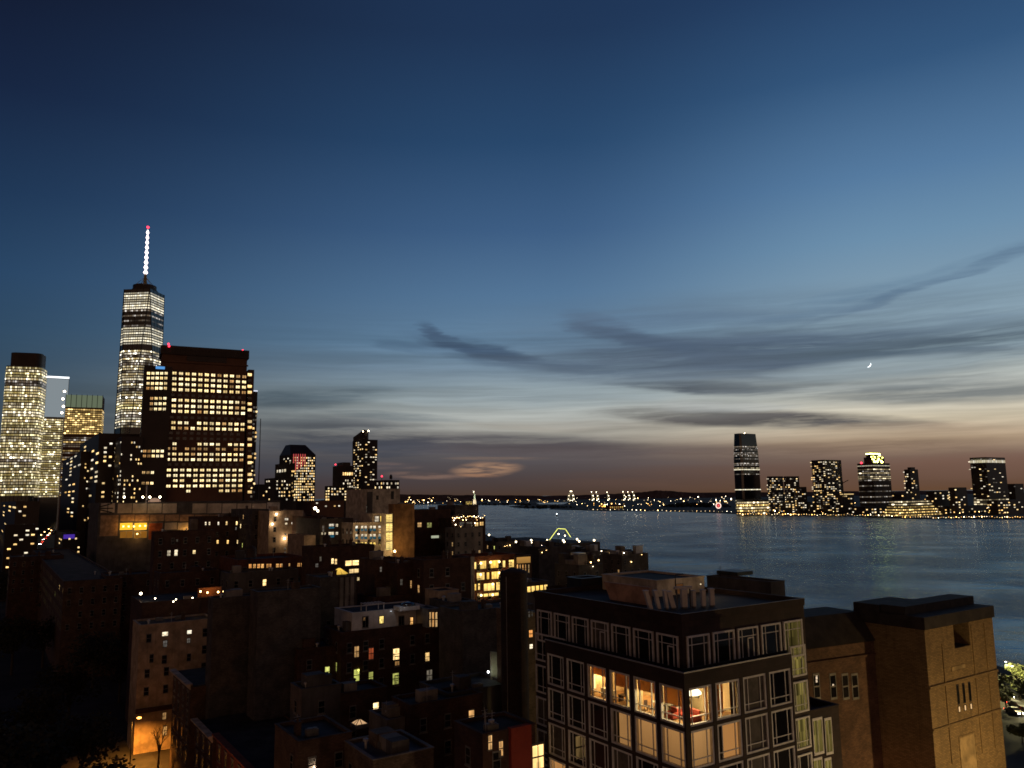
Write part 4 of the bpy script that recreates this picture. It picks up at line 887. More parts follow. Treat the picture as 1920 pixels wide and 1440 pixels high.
o = inside('floor_lamp', 'tall standing lamp in the lit room with the potted plant', 'lamp', [('shade', MB().lathe([(.22, 1.7), (.3, 1.7), (.18, 2.1), (.02, 2.1)], 12), glow('lamp_shade_warm2', (1, .7, .3, 1), 3)), ('stand', MB().bar((0, 0, 0), (0, 0, 1.75), .025), m_black)], 1.5 * pR, 4.3, zf); light(o, (0, -.5, 1.9), 520, (1, .68, .34), .3)
o = inside('wall_lamp', 'glowing strip lamp beside the fourth lit window', 'lamp', [('shade', MB().box(-.05, .05, -.1, .1, 0, 1.8), glow('lamp_shade_warm2', (1, .7, .3, 1), 3))], .9, 3.9 * pL, zf + .8); light(o, (.8, -.6, 1.4), 340, (1, .6, .25), .3)
inside('sofa', 'red sofa by the corner in the lit apartment', 'sofa', [('seat', MB().box(-.45, .45, -1.1, 1.1, .12, .48), m_redf), ('backrest', MB().box(.3, .55, -1.1, 1.1, .48, 1.0), m_redf), ('armrest', MB().box(-.45, .45, 1.1, 1.3, .1, .68), m_redf), ('armrest', MB().box(-.45, .45, -1.3, -1.1, .1, .68), m_redf)], 2.3, .55 * pL, zf)
inside('dining_table', 'dark table with white top in the bright second lit window', 'table', [('top', MB().box(-.5, .5, -1, 1, .7, .76), m_white_i)] + [('leg', MB().box(x, x + .06, y, y + .06, 0, .7), m_darkf) for x in (-.45, .39) for y in (-.95, .89)], 2.6, 1.6 * pL, zf)
for y in (1.35, 1.85): inside('dining_chair', 'dark dining chair %s the table in the second lit window' % ('near side of' if y < 1.5 else 'far side of'), 'chair', [('seat', MB().box(-.22, .22, -.22, .22, .42, .48), m_darkf), ('backrest', MB().box(-.22, .22, .18, .23, .48, .95), m_darkf)] + [('leg', MB().box(a, a + .04, c, c + .04, 0, .42), m_darkf) for a in (-.2, .16) for c in (-.2, .16)], 1.5, y * pL, zf)
inside('desk', 'dark desk with a screen in the third lit window', 'desk', [('top', MB().box(-.4, .4, -.9, .9, .7, .75), m_darkf), ('leg', MB().box(-.36, .36, -.88, -.84, 0, .7), m_darkf), ('leg', MB().box(-.36, .36, .84, .88, 0, .7), m_darkf), ('screen', MB().box(.05, .1, -.4, .4, .85, 1.4), m_darkf)], 1.7, 2.75 * pL, zf)
inside('sideboard', 'white sideboard behind the fourth lit window', 'sideboard', [('body', MB().box(-.25, .25, -1, 1, .1, .9), m_white_i), ('leg', MB().box(-.2, .2, -.9, -.8, 0, .1), m_darkf), ('leg', MB().box(-.2, .2, .8, .9, 0, .1), m_darkf)], 1.6, 3.5 * pL, zf)
b = MB(); rg = random.Random(2)
for i in range(16):
    a = rg.uniform(0, 6.28); zz = rg.uniform(.9, 2.4); r = rg.uniform(.15, .55); x, y = r * cos(a), r * sin(a); L_ = .26
    b.quad((x, y, zz), (x + L_ * cos(a + .7), y + L_ * sin(a + .7), zz + .1), (x + 1.5 * L_ * cos(a), y + 1.5 * L_ * sin(a), zz + .22), (x + L_ * cos(a - .7), y + L_ * sin(a - .7), zz + .14))
inside('potted_plant', 'tall leafy potted plant in the second window right of the corner', 'plant', [('foliage', b, m_leaf), ('stem', MB().bar((0, 0, .5), (.05, 0, 2.3), .03).bar((0, 0, .9), (.4, .1, 1.6), .02).bar((0, 0, 1.1), (-.4, -.05, 1.8), .02), m_bark), ('pot', MB().lathe([(.25, 0), (.34, .5), (.3, .5), (.02, .45)], 12), m_darkf)], 1.3 * pR, 1.1, zf)
# roller blinds, curtains and pictures in the lit apartment
bl = [o for o in n1.root.children if o.name.startswith('window')]
def wblind(face, c, z0, z1, a, b_, m, d=.3):
    pit = pL if face == 'L' else pR; u0, u1 = c * pit + gap + .25 + (pit - 2 * gap - .5) * a, c * pit + gap + .25 + (pit - 2 * gap - .5) * b_; zt = rowz[0]
    mb = MB(); (mb.box(u0, u1, d + .12, d + .16, zt - WH + WH * z0, zt - WH + WH * z1) if face == 'R' else mb.box(d + .12, d + .16, u0, u1, zt - WH + WH * z0, zt - WH + WH * z1)); mb.obj('blind', m, n1.root)
m_bl = surf('linen_blind', (.55, .36, .19), var=.12); m_cu = surf('brown_curtain', (.12, .06, .035), var=.3)
def lin_tr():
    m, t, o = mat('linen_lit'); a = t.add('ShaderNodeBsdfDiffuse'); b2 = t.add('ShaderNodeBsdfTranslucent'); a.inputs[0].default_value = (.6, .4, .22, 1); b2.inputs[0].default_value = (.6, .36, .16, 1); mx = t.add('ShaderNodeMixShader'); mx.inputs[0].default_value = .6; t.l.new(a.outputs[0], mx.inputs[1]); t.l.new(b2.outputs[0], mx.inputs[2]); t.l.new(mx.outputs[0], o.inputs[0]); return m
m_bl = lin_tr()
wblind('L', 0, .48, .95, 0, 1, m_bl); wblind('L', 1, .62, .95, .12, 1, m_bl); wblind('L', 2, .55, .95, .1, .9, m_bl); wblind('L', 3, .7, .95, 0, 1, m_bl); wblind('R', 1, .05, .95, .0, .62, m_bl, .9); wblind('R', 1, .05, .95, .74, 1, m_cu); wblind('R', 0, .05, .95, .82, 1, m_bl); wblind('L', 2, .05, .95, 0, .1, m_cu); wblind('L', 3, .05, .7, .86, 1, m_cu)
for x, y, w_, h_, lab in ((DP - .1, 1.1 * pL, 1.1, .8, 'dark framed picture on the wall behind the second lit window'), (DP - .1, .5 * pL, .8, 1.1, 'tall framed picture on the wall behind the corner window')):
    inside('wall_picture', lab, 'picture', [('frame', MB().box(-.05, 0, -w_ / 2, w_ / 2, 0, h_), m_darkf), ('print', MB().box(-.07, -.05, -w_ / 2 + .1, w_ / 2 - .1, .1, h_ - .1), m_white_i)], x, y, zf + 1.2)
inside('bookcase', 'dark bookcase against the back wall of the third lit window', 'bookcase', [('frame', MB().box(-.15, .15, -1.0, -.94, 0, 2.2).box(-.15, .15, .94, 1.0, 0, 2.2), m_darkf)] + [('shelf', MB().box(-.15, .15, -.94, .94, q, q + .05), m_darkf) for q in (.1, .6, 1.1, 1.6, 2.1)], DP - .4, 2.1 * pL, zf)
inside('armchair', 'orange armchair in the window just left of the corner', 'armchair', [('seat', MB().box(-.4, .4, -.4, .4, .15, .45), m_redf), ('backrest', MB().box(.28, .45, -.4, .4, .45, 1.0), m_redf), ('armrest', MB().box(-.4, .4, .4, .52, .15, .65), m_redf), ('armrest', MB().box(-.4, .4, -.52, -.4, .15, .65), m_redf)], 1.3, .85 * pL, zf)
inside('kitchen_counter', 'white kitchen counter behind the right lit window at the corner', 'counter', [('worktop', MB().box(-1.2, 1.2, -.32, .32, .88, .93), m_darkf), ('cabinet', MB().box(-1.15, 1.15, -.3, .3, 0, .88), m_white_i)], .75 * pR, 3.6, zf)
# rooftop of the corner building
def onroof(name, label, cat, px, py, Y, pr, pl, wall, z0=None, **kw): return Bld(name, label, cat, px, py, Y, pr, pl, wall, z0=3 + ctop - .55 if z0 is None else z0, **kw)
s = onroof('roof_bulkhead', 'beige rooftop bulkhead with a door standing on the corner building', 'roof structure', 1231, 1088, 97, 1320, 1129, m_cream, parapet=.3)
s.wpx('R', 1267, 1094, 1281, 1113.5, pane_mesh('roof_door', surf('door_paint', (.62, .34, .14)), (1, 1), .05, m_steel), name='door'); s.part('conduit', MB().bar((s.wa * .38, -.06, .2), (s.wa * .38, -.06, 2.4), .07).bar((s.wa * .38, -.06, 2.4), (s.wa * .55, -.06, 2.4), .07), m_black)
lmp = s.part('lamp', MB().ball((s.wa * .88, -.3, 1.0), .09), glow('lamp_bulkhead', (1, .8, .5, 1), 1)); light(lmp, (s.wa * .6, -4.0, 2.0), 60, (1, .72, .40), .3)  # point light stands off the wall, added to brighten the bulkhead
zr = 3 + ctop - .55
p0 = P(1219, 1135, 89.5); s_ = empty('roof_wall', (p0.x, p0.y, zr), R_(33.5)); tag(s_, 'long low rosy rendered roof wall with a slanted end on the corner building', 'roof wall')
Lw = 0
for yy in range(1, 400):
    v = p0 + B_ * (yy * .05); x_ = (v - Vector((0, 0, CAM_Z)))
    if 960 + F_PX * x_.dot(cR) / x_.dot(cF) < 1133: Lw = yy * .05; break
b = MB(); H_ = 1.95; b.prism([(0, 0, 0), (.3, 0, 0), (.3, Lw - 1.1, 0), (0, Lw - 1.1, 0)], [(0, 0, H_), (.3, 0, H_), (.3, Lw, H_), (0, Lw, H_)]); b.obj('wall', surf('rose_render', (.42, .25, .17), streak=.3), s_)
for i, (px, pw, hh_, lean, lab) in enumerate(((1220, 7, 2.0, .5, 'leftmost leaning white duct against the rosy roof wall'), (1235, 6, 1.95, .35, 'second white duct from the left on the corner roof'), (1250, 5, 1.9, .2, 'third narrow white duct on the corner roof'), (1262, 9, 1.75, .45, 'wide leaning white duct in the middle of the row'), (1283, 10, 1.9, 0, 'broad upright white duct under the roof door'), (1301, 6, 1.7, 0, 'single slim white duct right of the broad one'), (1319, 7, 1.75, 0, 'left half of the pair of white ducts at the row end'), (1335, 8, 1.8, 0, 'last white duct at the right end of the row'))):
    p = P(px, 1140, 86 + i * .35); w = pw * 86 / F_PX; o = empty('duct', (p.x, p.y, zr), R_(10)); tag(o, lab, 'duct', 'white ducts on the corner roof')
    MB().prism([(-w / 2, -.3, .15), (w / 2, -.3, .15), (w / 2, .3, .15), (-w / 2, .3, .15)], [(-w / 2 - lean, -.3, hh_), (w / 2 - lean, -.3, hh_), (w / 2 - lean, .3, hh_), (-w / 2 - lean, .3, hh_)]).obj('shaft', m_white, o); MB().box(-w / 2 - lean - .05, w / 2 - lean + .05, -.36, .36, hh_, hh_ + .1).obj('cap', m_white, o); MB().box(-w / 2 + .05, w / 2 - .05, -.25, .25, 0, .15).obj('base', m_steel, o)
b_ = P(1283, 1118, 88); o = empty('duct_header', (b_.x, b_.y, zr), R_(10)); tag(o, 'short horizontal white duct above the middle ducts on the corner roof', 'duct'); MB().box(-1.1, .9, -.25, .25, 1.95, 2.2).obj('shaft', m_white, o); MB().box(-.9, -.8, -.1, .1, 0, 1.95).obj('leg', m_steel, o); MB().box(.6, .7, -.1, .1, 0, 1.95).obj('leg', m_steel, o)
onroof('roof_plant_room', 'black rooftop plant room at the rear left of the corner roof', 'roof structure', 1090, 1085, 104, 1130, 1063, m_black, parapet=.2)
onroof('lift_housing', 'low dark lift housing on the corner roof left of the black plant room', 'roof structure', 1040, 1112, 108, 1066, 1024, m_dkbrick, parapet=.2)

# ------------------------------------------------------------------ brick tower and wing at right
s = Bld('brick_tower', 'massive square brick tower with a dark cap and slit windows at lower right', 'tower', 1733, 1181, 108, 1860, 1606, m_tanbrick, body=False); wa, lb, h = s.wa, s.lb, s.h
m_tbrick = surf('tower_brick', (.25, .165, .075), brick=(.6, .2, .03, .5), var=.13, scale=.25, streak=.35); m_cap = surf('tower_cap_slate', (.03, .024, .02), var=.4)
t = .7; nx0, nx1 = wa * .40, wa * .63; nz = h - 3.2
b = MB(); b.box(0, wa, 0, lb, 0, nz, bottom=False); b.box(0, nx0, 0, lb, nz, h); b.box(nx1, wa, 0, lb, nz, h); b.box(nx0, nx1, 3.6, lb, nz, h); s.part('wall', b, m_tbrick)
b = MB()
for u in (.22, .66, .86): b.box(wa * u - .12, wa * u + .12, -.10, 0, h * .48, h - .6 - (1.6 if u == .22 else 0))
b.box(0, wa, -.16, 0, h * .775, h * .775 + .35); b.box(0, wa, -.14, 0, h * .62, h * .62 + .25)
s.part('string_course', b, m_tbrick)
b = MB(); b.box(-.25, wa + .25, -.25, lb + .25, h, h + 1.6); b.box(wa * .0, wa + .2, lb * .25, lb * .6, h + 1.6, h + 2.7); b.box(-.2, wa * .5, lb * .62, lb + .2, h + 1.6, h + 2.6); s.part('cap', b, m_cap); s.part('notch_shade', MB().box(nx0 + .02, nx1 - .02, 3.3, 3.58, nz, h).box(nx0 + .01, nx1 - .01, .3, 3.3, nz, nz + .05), m_black)  # black sheets in the notch stand in for its shade
b = MB()
for i in range(3): u, z = s.hit('R', 1796 + i * 11, 1302 - i * 2.5); s.win('R', u, z, .55, 2.6, pane_mesh('slit', m_dkglass, (1, 1), .06, m_cap)); s.win('R', u, z - 1.9, .5, .8, pane_mesh('slitlit', glow('slit_glow', (1, .62, .28, 1), .9), (1, 1), .08, m_cap))
for (x0, y0, x1, y1) in ((1783, 1247, 1812, 1256),): s.wpx('R', x0, y0, x1, y1, pane_mesh('blindpanel', surf('stone_panel', (.27, .19, .095)), (1, 1), .04, m_tbrick), name='panel')
s.wpx('R', 1800, 1375, 1832, 1460, pane_mesh('blindpanel', surf('stone_panel', (.27, .19, .095)), (1, 1), .04, m_tbrick), name='panel')
tw = s
s = Bld('brick_wing', 'long dark red brick wing with a dark roof left of the square tower', 'building', 1500, 1165, 108, 1606, None, m_dkbrick, lb=10, body=False, rot=26); wa, lb, h = s.wa + 3, s.lb, s.h
m_wing = surf('wing_brick', (.13, .072, .044), brick=BRK, var=.3); zw = s.hit('R', 1550, 1212)[1]
s.part('wall', MB().box(0, wa, 0, lb, 0, zw, bottom=False), m_wing); s.part('roof', MB().prism([(-.3, -.3, zw), (wa, -.3, zw), (wa, lb, zw), (-.3, lb, zw)], [(-.3, 2.2, h), (wa, 2.2, h), (wa, lb - 2, h), (-.3, lb - 2, h)]), m_cap); s.part('cornice', MB().box(0, wa, -.25, 0, zw - 2.0, zw - 1.7), m_wing)
for x, y in ((1531, 1265), (1531, 1271), (1531, 1277), (1562, 1285)): u, z = s.hit('R', x, y); s.win('R', u, z, .3, .34, pane_mesh('glint', glow('window_glint', (1, .75, .5, 1), .9), (1, 1), 0))  # painted glints: small glowing panes over the dark windows
for x in (1531, 1562, 1585, 1603): s.wpx('R', x - 6, 1262, x + 6, 1312, w_dk)
s = Bld('glazed_annexe', 'low step of the corner building with painted brick reflections in its windows at lower right', 'annexe', 1518, 1332, 92, 1572, None, m_face, lb=8, rot=30)
for j, (y0, y1) in enumerate(((1345, 1415), (1420, 1490))): s.wpx('R', 1524, y0, 1543, y1, pane_mesh('annexepane', l_brickrefl, (2, 1), .07, m_frame)); s.wpx('R', 1547, y0, 1560, y1, pane_mesh('annexepane', l_brickrefl, (2, 1), .07, m_frame))
# light on the brick tower: sodium floodlamps in the street on its right side
def street_lamp(px, Y, label, h=9.0, power=900, col=(1, .47, .12), g=g_orange, arm=2.0, rz=0.0, xy_=None, r=.22, down=False):
    c = P(px, 1000, Y) if xy_ is None else Vector((xy_[0], xy_[1], 0)); o = empty('street_lamp', (c.x, c.y, 3), rz); tag(o, label, 'street lamp', 'street lamps')
    MB().bar((0, 0, 0), (0, 0, h), .11, 6, .07).bar((0, 0, h - .1), (arm, 0, h + .25), .05, 5).obj('post', m_black, o); MB().box(arm - .3, arm + .4, -.16, .16, h + .18, h + .34).obj('lamp_housing', m_black, o); MB().ball((arm + .05, 0, h + .1), r, sz=.5).obj('bulb', g, o)
    if power: (light(o, (arm + .05, 0, h - .15), power, col, .3) if not down else spot(o, (arm + .05, 0, h - .1), (arm + .05, 0, 0), power, col, 150))
    return o
v = tw.C + A_ * 6 - B_ * 24; street_lamp(0, 0, 'sodium street lamp lighting the right face of the brick tower', 12, 27000, (1, .68, .27), xy_=(v.x, v.y), rz=R_(120))
v = tw.C - A_ * 10 + B_ * 3; street_lamp(0, 0, 'reddish street lamp between the corner building and the brick tower', 6, 1900, (1, .40, .18), xy_=(v.x, v.y), rz=R_(30))
v = n1.C - A_ * 9 + B_ * 4; street_lamp(0, 0, 'unseen street lamp added below the left facade of the corner building', 9, 2600, (1, .70, .45), xy_=(v.x, v.y), rz=R_(30))  # out of view, added to brighten the left window frames
v = n1.C + A_ * 9 - B_ * 11; street_lamp(0, 0, 'unseen street lamp added below the right facade of the corner building', 9, 4200, (1, .72, .50), xy_=(v.x, v.y), rz=R_(120))  # added below the view as fill for the right window frames
v = n1.C - A_ * 10 + B_ * 22; street_lamp(0, 0, 'unseen street lamp added farther along the left facade of the corner building', 9, 1800, (1, .70, .45), xy_=(v.x, v.y), rz=R_(30))  # another unseen fill lamp added for the left facade

# dark roof before the river
s = Bld('low_building', 'flat dark roofed building against the river behind the corner roof', 'building', 1445, 1091, 165, 1471, 1325, m_dkconc, parapet=.5)
s.box('bulkhead', 4, 9, 12, 18, s.h, s.h + .8, m_black); c = s.C + B_ * 16 + A_ * 3; o = empty('aerial', (c.x, c.y, 3 + s.h - .5)); tag(o, 'thin rooftop aerial against the river', 'aerial'); b = MB(); b.bar((0, 0, 0), (0, 0, 2.6), .04); b.bar((-.5, 0, 2.2), (.5, 0, 2.2), .03); b.bar((-.35, 0, 1.8), (.35, 0, 1.8), .03); b.obj('mast', m_black, o)

# ------------------------------------------------------------------ middle distance
s = Bld('panel_warehouse', 'long pale panelled building with a lit yellow loading bay', 'warehouse', 186, 943, 400, 526, None, m_dkconc, lb=45, parapet=0, z0=3); wa = s.wa
m_panel = surf('pale_panel', (.62, .52, .38), streak=.25, scale=.15); n_p = 12
def panels(y0, y1, x0, x1, n, m, skip=()):
    for i in range(n):
        if i in skip: continue
        a, b2 = x0 + (x1 - x0) * i / n + .8, x0 + (x1 - x0) * (i + 1) / n - .8; s.wpx('R', a, y0, b2, y1, pane_mesh(m.name + 'p', m, (1, 1), .0), name='panel')
panels(944, 962, 220, 500, 10, m_panel, (4,)); panels(943.5, 961, 188, 216, 2, m_panel); panels(942, 960, 500, 525, 1, surf('white_panel', (.72, .66, .56), streak=.2)); panels(965, 977, 225, 420, 7, surf('brown_panel', (.40, .25, .14), streak=.3)); panels(980, 993, 308, 357, 2, m_panel); panels(966, 1005, 187, 222, 1, surf('brown_panel', (.22, .15, .09), streak=.3))
for i in range(2): s.wpx('R', 224 + i * 27, 980, 249 + i * 27, 994, pane_mesh('bay', glow('loading_bay_glow', (1, .50, .03, 1), 1.25), (1, 1), .04), name='loading_bay'); s.wpx('R', 224 + i * 27, 996, 249 + i * 27, 1009, pane_mesh('bay2', glow('loading_bay_dim', (1, .40, .05, 1), .22), (2, 1), .04), name='loading_bay')
s.wpx('R', 278, 980, 305, 1012, pane_mesh('bay3', surf('red_oxide', (.3, .08, .03)), (1, 1), .03), name='door')
for i, (x, y, pw) in enumerate(((231, 987, 90), (241, 987, 90), (251, 987, 90), (262, 986, 90), (272, 986, 90), (257, 1001, 160), (350, 998, 260))):
    u, z = s.hit('R', x, y); lo = s.part('lamp', MB().ball((u, -.5, z), .42), glow('bay_lamp', (1, .72, .2, 1), 6)); light(lo, (u, -1.4, z), pw * 4, (1, .5, .12), .4)
b = MB()
for (x0, y0, x1, y1) in ((188, 950, 210, 944), (188, 953, 212, 953), (188, 956, 210, 961)): (ua, za), (ub, zb2) = s.hit('R', x0, y0), s.hit('R', x1, y1); b.bar((ua, -.4, za), (ub, -.4, zb2), .25)
s.part('truss', b, m_black)
for i, (x, lab) in enumerate(((233, 'left roof floodlight on the panelled building'), (268, 'second roof floodlight on the panelled building'), (281, 'third roof floodlight by the pale dome on the panelled building'), (300, 'fourth roof floodlight beside the pale dome'))):
    red_lamp('roof_lamp', x, 932, 410, .55, lab, s.h + 2.5, m=g_white)
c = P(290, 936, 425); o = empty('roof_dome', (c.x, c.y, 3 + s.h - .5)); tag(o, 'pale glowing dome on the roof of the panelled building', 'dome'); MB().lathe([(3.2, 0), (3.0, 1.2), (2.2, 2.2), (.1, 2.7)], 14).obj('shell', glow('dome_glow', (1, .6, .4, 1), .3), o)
s.done()
c = P(274, 935, 408); o = empty('lamp_mast', (c.x, c.y, 3 + s.h - .5)); tag(o, 'pale mast on the roof of the panelled building', 'mast'); MB().bar((0, 0, 0), (0, 0, 9), .4, 6, .3).obj('pole', m_white, o)

w_dimhouse = W_(l_warmdim, (1, 2))
def clutter(s, rg, wall, Y):
    if s.wa < 5 or s.lb < 4: return
    zr = s.h - .8
    for i in range(rg.choice((3, 4, 5)) if Y < 260 else 3):
        x, y = rg.uniform(.8, max(.9, s.wa - 4)), rg.uniform(.6, max(.7, s.lb - 3)); k_ = rg.random()
        if k_ < .25: s.box('bulkhead', x, x + rg.uniform(1.8, 3), y, y + rg.uniform(1.5, 2.4), zr, s.h + rg.uniform(1.0, 1.7), rg.choice((wall, m_conc, m_dkconc)))
        elif k_ < .5: s.part('vent', MB().lathe([(.16, zr), (.16, s.h + .3), (.34, s.h + .35), (.34, s.h + .6), (.05, s.h + .7)], 10, x, y), m_alu)
        elif k_ < .72: s.part('air_handler', MB().box(x, x + 1.4, y, y + .9, zr + .15, zr + 1.1).lathe([(.36, zr + 1.1), (.36, zr + 1.2), (.02, zr + 1.2)], 10, x + .45, y + .45).lathe([(.3, zr + 1.1), (.3, zr + 1.2), (.02, zr + 1.2)], 10, x + 1.05, y + .45).box(x + .1, x + .25, y, y + .9, zr, zr + .15).box(x + 1.1, x + 1.25, y, y + .9, zr, zr + .15), m_steel)
        elif k_ < .86: s.part('chimney', MB().box(x, x + .7, y, y + .7, zr, s.h + 1.0).box(x - .08, x + .78, y - .08, y + .78, s.h + 1.0, s.h + 1.15).lathe([(.14, s.h + 1.15), (.11, s.h + 1.55), (.02, s.h + 1.55)], 8, x + .35, y + .35), m_brnbrick)
        else: b = MB(); b.bar((x, y, zr), (x, y, s.h + 1.8), .03); b.bar((x - .4, y, s.h + 1.5), (x + .4, y, s.h + 1.5), .02); b.bar((x - .3, y, s.h + 1.2), (x + .3, y, s.h + 1.2), .02); s.part('aerial', b, m_alu)
    b = MB(); y = s.lb * rg.uniform(.3, .7); b.bar((.6, y, zr + .12), (s.wa - .6, y, zr + .12), .07, 5); s.part('roof_pipe', b, m_steel)
def plain(name, label, cat, px, py, Y, pr, pl, wall, roof=None, wins=(), grids=(), **kw):
    if pl is None and Y < 230: kw['lb'] = min(kw.get('lb', 9), 9)
    s = Bld(name, label, cat, px, py, Y, pr, pl, wall, roof, **kw)
    for wdef in wins: s.wpx(*wdef)
    for g in grids: s.grid(*g)
    rg = random.Random(px * 7 + py)
    if Y < 450: clutter(s, rg, wall, Y)
    if not wins and not grids and 'party' not in name and Y < 420 and s.wa > 5:          # plain backs: unlit sash windows, a few dim ones
        for face, L_ in (('R', s.wa), ('L', s.lb)):
            n = int(L_ / 3.1); rows = min(4, int((s.h - 1.5) / 3.5))
            for c in range(n):
                for r in range(rows):
                    if rg.random() < .12: continue
                    u = (c + .5) * L_ / n; z = s.h - 2.9 - r * 3.5; s.win(face, u, z, 1.05, 1.9, w_dk if rg.random() > .10 else rg.choice((w_dimhouse, w_dimhouse, w_warm2, w_gr)))
                    if Y < 200: (s.box('sill', u - .65, u + .65, -.12, .03, z - 1.1, z - .96, m_conc) if face == 'R' else s.box('sill', -.12, .03, u - .65, u + .65, z - 1.1, z - .96, m_conc))
    elif wins and Y < 330:                                                              # unlit windows between the lit ones
        n = int(s.wa / 3.4); rows = min(4, int((s.h - 1.5) / 3.6)); taken = [(o.location.x, o.location.z, o.scale.x) for o in s.root.children if o.name.startswith('window')]
        for c in range(n):
            for r in range(rows):
                u = (c + .5) * s.wa / n; z = s.h - 2.9 - r * 3.6
                if all(abs(u - x) > w * .5 + .8 or abs(z - zz) > 2.4 for x, zz, w in taken): s.win('R', u, z, 1.05, 1.9, w_dk)
    return s.done()
Wp = lambda lst, me, face='R': [(face,) + tuple(q) + (me,) for q in lst]
plain('church_tower_house', 'black gabled block with two bright windows and a small turret', 'building', 290, 997, 235, 404, None, m_dkbrick, wins=Wp([(313, 1031, 320, 1043), (326.5, 1030, 333.5, 1043)], w_white1) + Wp([(361, 1031, 367, 1039)], w_warm) + Wp([(330, 1011, 334, 1016)], w_grey), lb=5)
s = plain('brick_loft', 'dark brick loft with a row of small arched white windows below the panelled building', 'loft building', 380, 970, 300, 473, None, m_brnbrick, wins=Wp([(x, 978, x + 3.2, 985) for x in (384, 391, 408)], w_white1) + Wp([(x, 977, x + 3.6, 985) for x in (423, 442, 451, 459, 469)], w_warm2) + Wp([(x, 988, x + 3, 994) for x in (441, 450, 460, 469)], w_grey) + Wp([(x, 1012, x + 4, 1020) for x in (406, 425, 444)], w_warm2) + Wp([(466, 1010, 471, 1014)], w_white), lb=25)
plain('billboard_frame', 'pale slatted screen standing left of the dark brick loft', 'screen', 358, 973, 305, 379, None, m_conc, lb=3, parapet=0)
plain('blank_building', 'dark blank building between the brick loft and the grey block', 'building', 473, 955, 292, 506, None, m_dkconc, lb=30)
s = plain('grey_block', 'pale grey rendered block with wall lamps and small windows', 'building', 505, 958, 282, 569, None, m_beige, wins=Wp([(533, 971, 541, 976), (534, 980, 539, 984), (546, 979, 551, 983)], w_white) + Wp([(534, 1000, 537, 1004), (533, 1026, 536, 1031), (533, 1034, 536, 1039)], w_grey), lb=28)
for x, y, pw in ((518, 964, 60), (510, 982.6, 90), (533, 1009.6, 160)): u, z = s.hit('R', x, y); lo = s.part('wall_lamp', MB().ball((u, -.35, z), .32), g_white); light(lo, (u, -1.2, z), pw * 2, (1, .72, .42), .3)
plain('dark_loft', 'dark loft block with two bright windows right of the grey block', 'building', 570, 968, 276, 612, None, m_dkbrick, wins=Wp([(571, 985, 578, 998)], w_white), lb=20)
plain('grey_block', 'plain shadowed tan block below the dark loft, without lit windows', 'building', 570, 1004, 250, 592, None, m_beige, lb=16)
plain('terrace_block', 'grey block with blue shaded bright windows left of the cream loft', 'building', 600, 973, 262, 662, None, m_greybrick, wins=Wp([(616, 982, 627, 987), (629, 982, 634, 988), (615, 997, 627, 1003), (629, 997, 634, 1003), (602, 998, 606, 1003), (608, 998, 611, 1003)], w_white) + Wp([(615, 1003, 627, 1008), (616, 988, 627, 991)], pane_mesh('blueblind', glow('blue_blind', (.05, .28, .42, 1), .35), (2, 1), .05)) + Wp([(x, 985, x + 4, 998) for x in (604, 643, 652)] + [(x, 1001, x + 3, 1006) for x in (649, 655)], w_grey), lb=24)
s = plain('cream_loft', 'cream loft building with paired windows and a glowing glass stair corner', 'loft building', 662, 980, 258, 722, None, m_cream, lb=30)
for y0, y1, me in ((985.5, 991, w_white), (1001, 1006, w_white), (1016.5, 1022, w_yel)):
    for x0 in (666, 676.5, 683, 693, 699.5, 709, 715.5):
        s.wpx('R', x0, y0, x0 + 5, y1, me)
        if y0 < 1010: s.wpx('R', x0, y1 + .2, x0 + 5, y1 + 4.6, PANES[('blueblind', (2, 1), .05)])
s.done()
s = Bld('stair_tower', 'glowing yellow glazed stair tower at the corner of the cream loft', 'stair tower', 722, 963, 257, 736.5, None, m_cream, lb=3, parapet=.3)
pane_stair = pane_mesh('stair', lit('lit_stair', (1, .66, .16, 1), (1, .74, .25, 1), 1.7, lo=.7, pat=.35, cell=(.25, .1)), (2, 5), .05)
for y0, y1 in ((981, 997), (998, 1014), (1015, 1032), (964, 980)): s.wpx('R', 723, y0, 736, y1, pane_stair)
lo = s.part('wall_lamp', MB().ball((s.wa + .5, -.6, s.h - 12), .4), g_warm); light(lo, (s.wa + 2.0, -2.5, s.h - 10), 800, (1, .62, .2), .4); light(lo, (-4, -5, s.h - 9), 1500, (1, .68, .3), .4); light(lo, (-11, -5, s.h - 9), 1100, (1, .68, .35), .4)  # detached point lights added to brighten the cream facade and brown wall
s = Bld('glass_penthouse', 'lit glass penthouse with white tree shapes on the cream loft', 'penthouse', 698, 963, 262, 721, None, m_cream, lb=10, parapet=.2, z0=30); s.wpx('R', 702, 967, 711, 979, w_white); s.wpx('R', 712, 966, 721, 979, w_yel)
plain('brown_party_wall', 'tall brown side wall glowing warm beside the stair tower', 'building', 738, 945, 262, 777, None, surf('brown_stucco', (.24, .13, .06), streak=.4), lb=4)
s = Bld('concrete_hall', 'windowless concrete block with dark slots rising behind the cream loft', 'building', 689, 917, 300, 750, 649, m_cream, parapet=.6, lb=None)
for x0, y0, x1, y1 in ((705, 929, 710, 937), (733, 921, 738.5, 936)): s.wpx('R', x0, y0, x1, y1, pane_mesh('slot', m_black, (1, 1), .0), name='slot')
u = s.hit('R', 689, 940)[0]; s.part('recess_shade', MB().box(-.2, s.wa * .15, -.25, 0, 0, s.h - 1), m_dkconc); s.wpx('R', 686.5, 947, 691, 962, w_grey)  # dark panel on the wall face, painted as a shaded recess
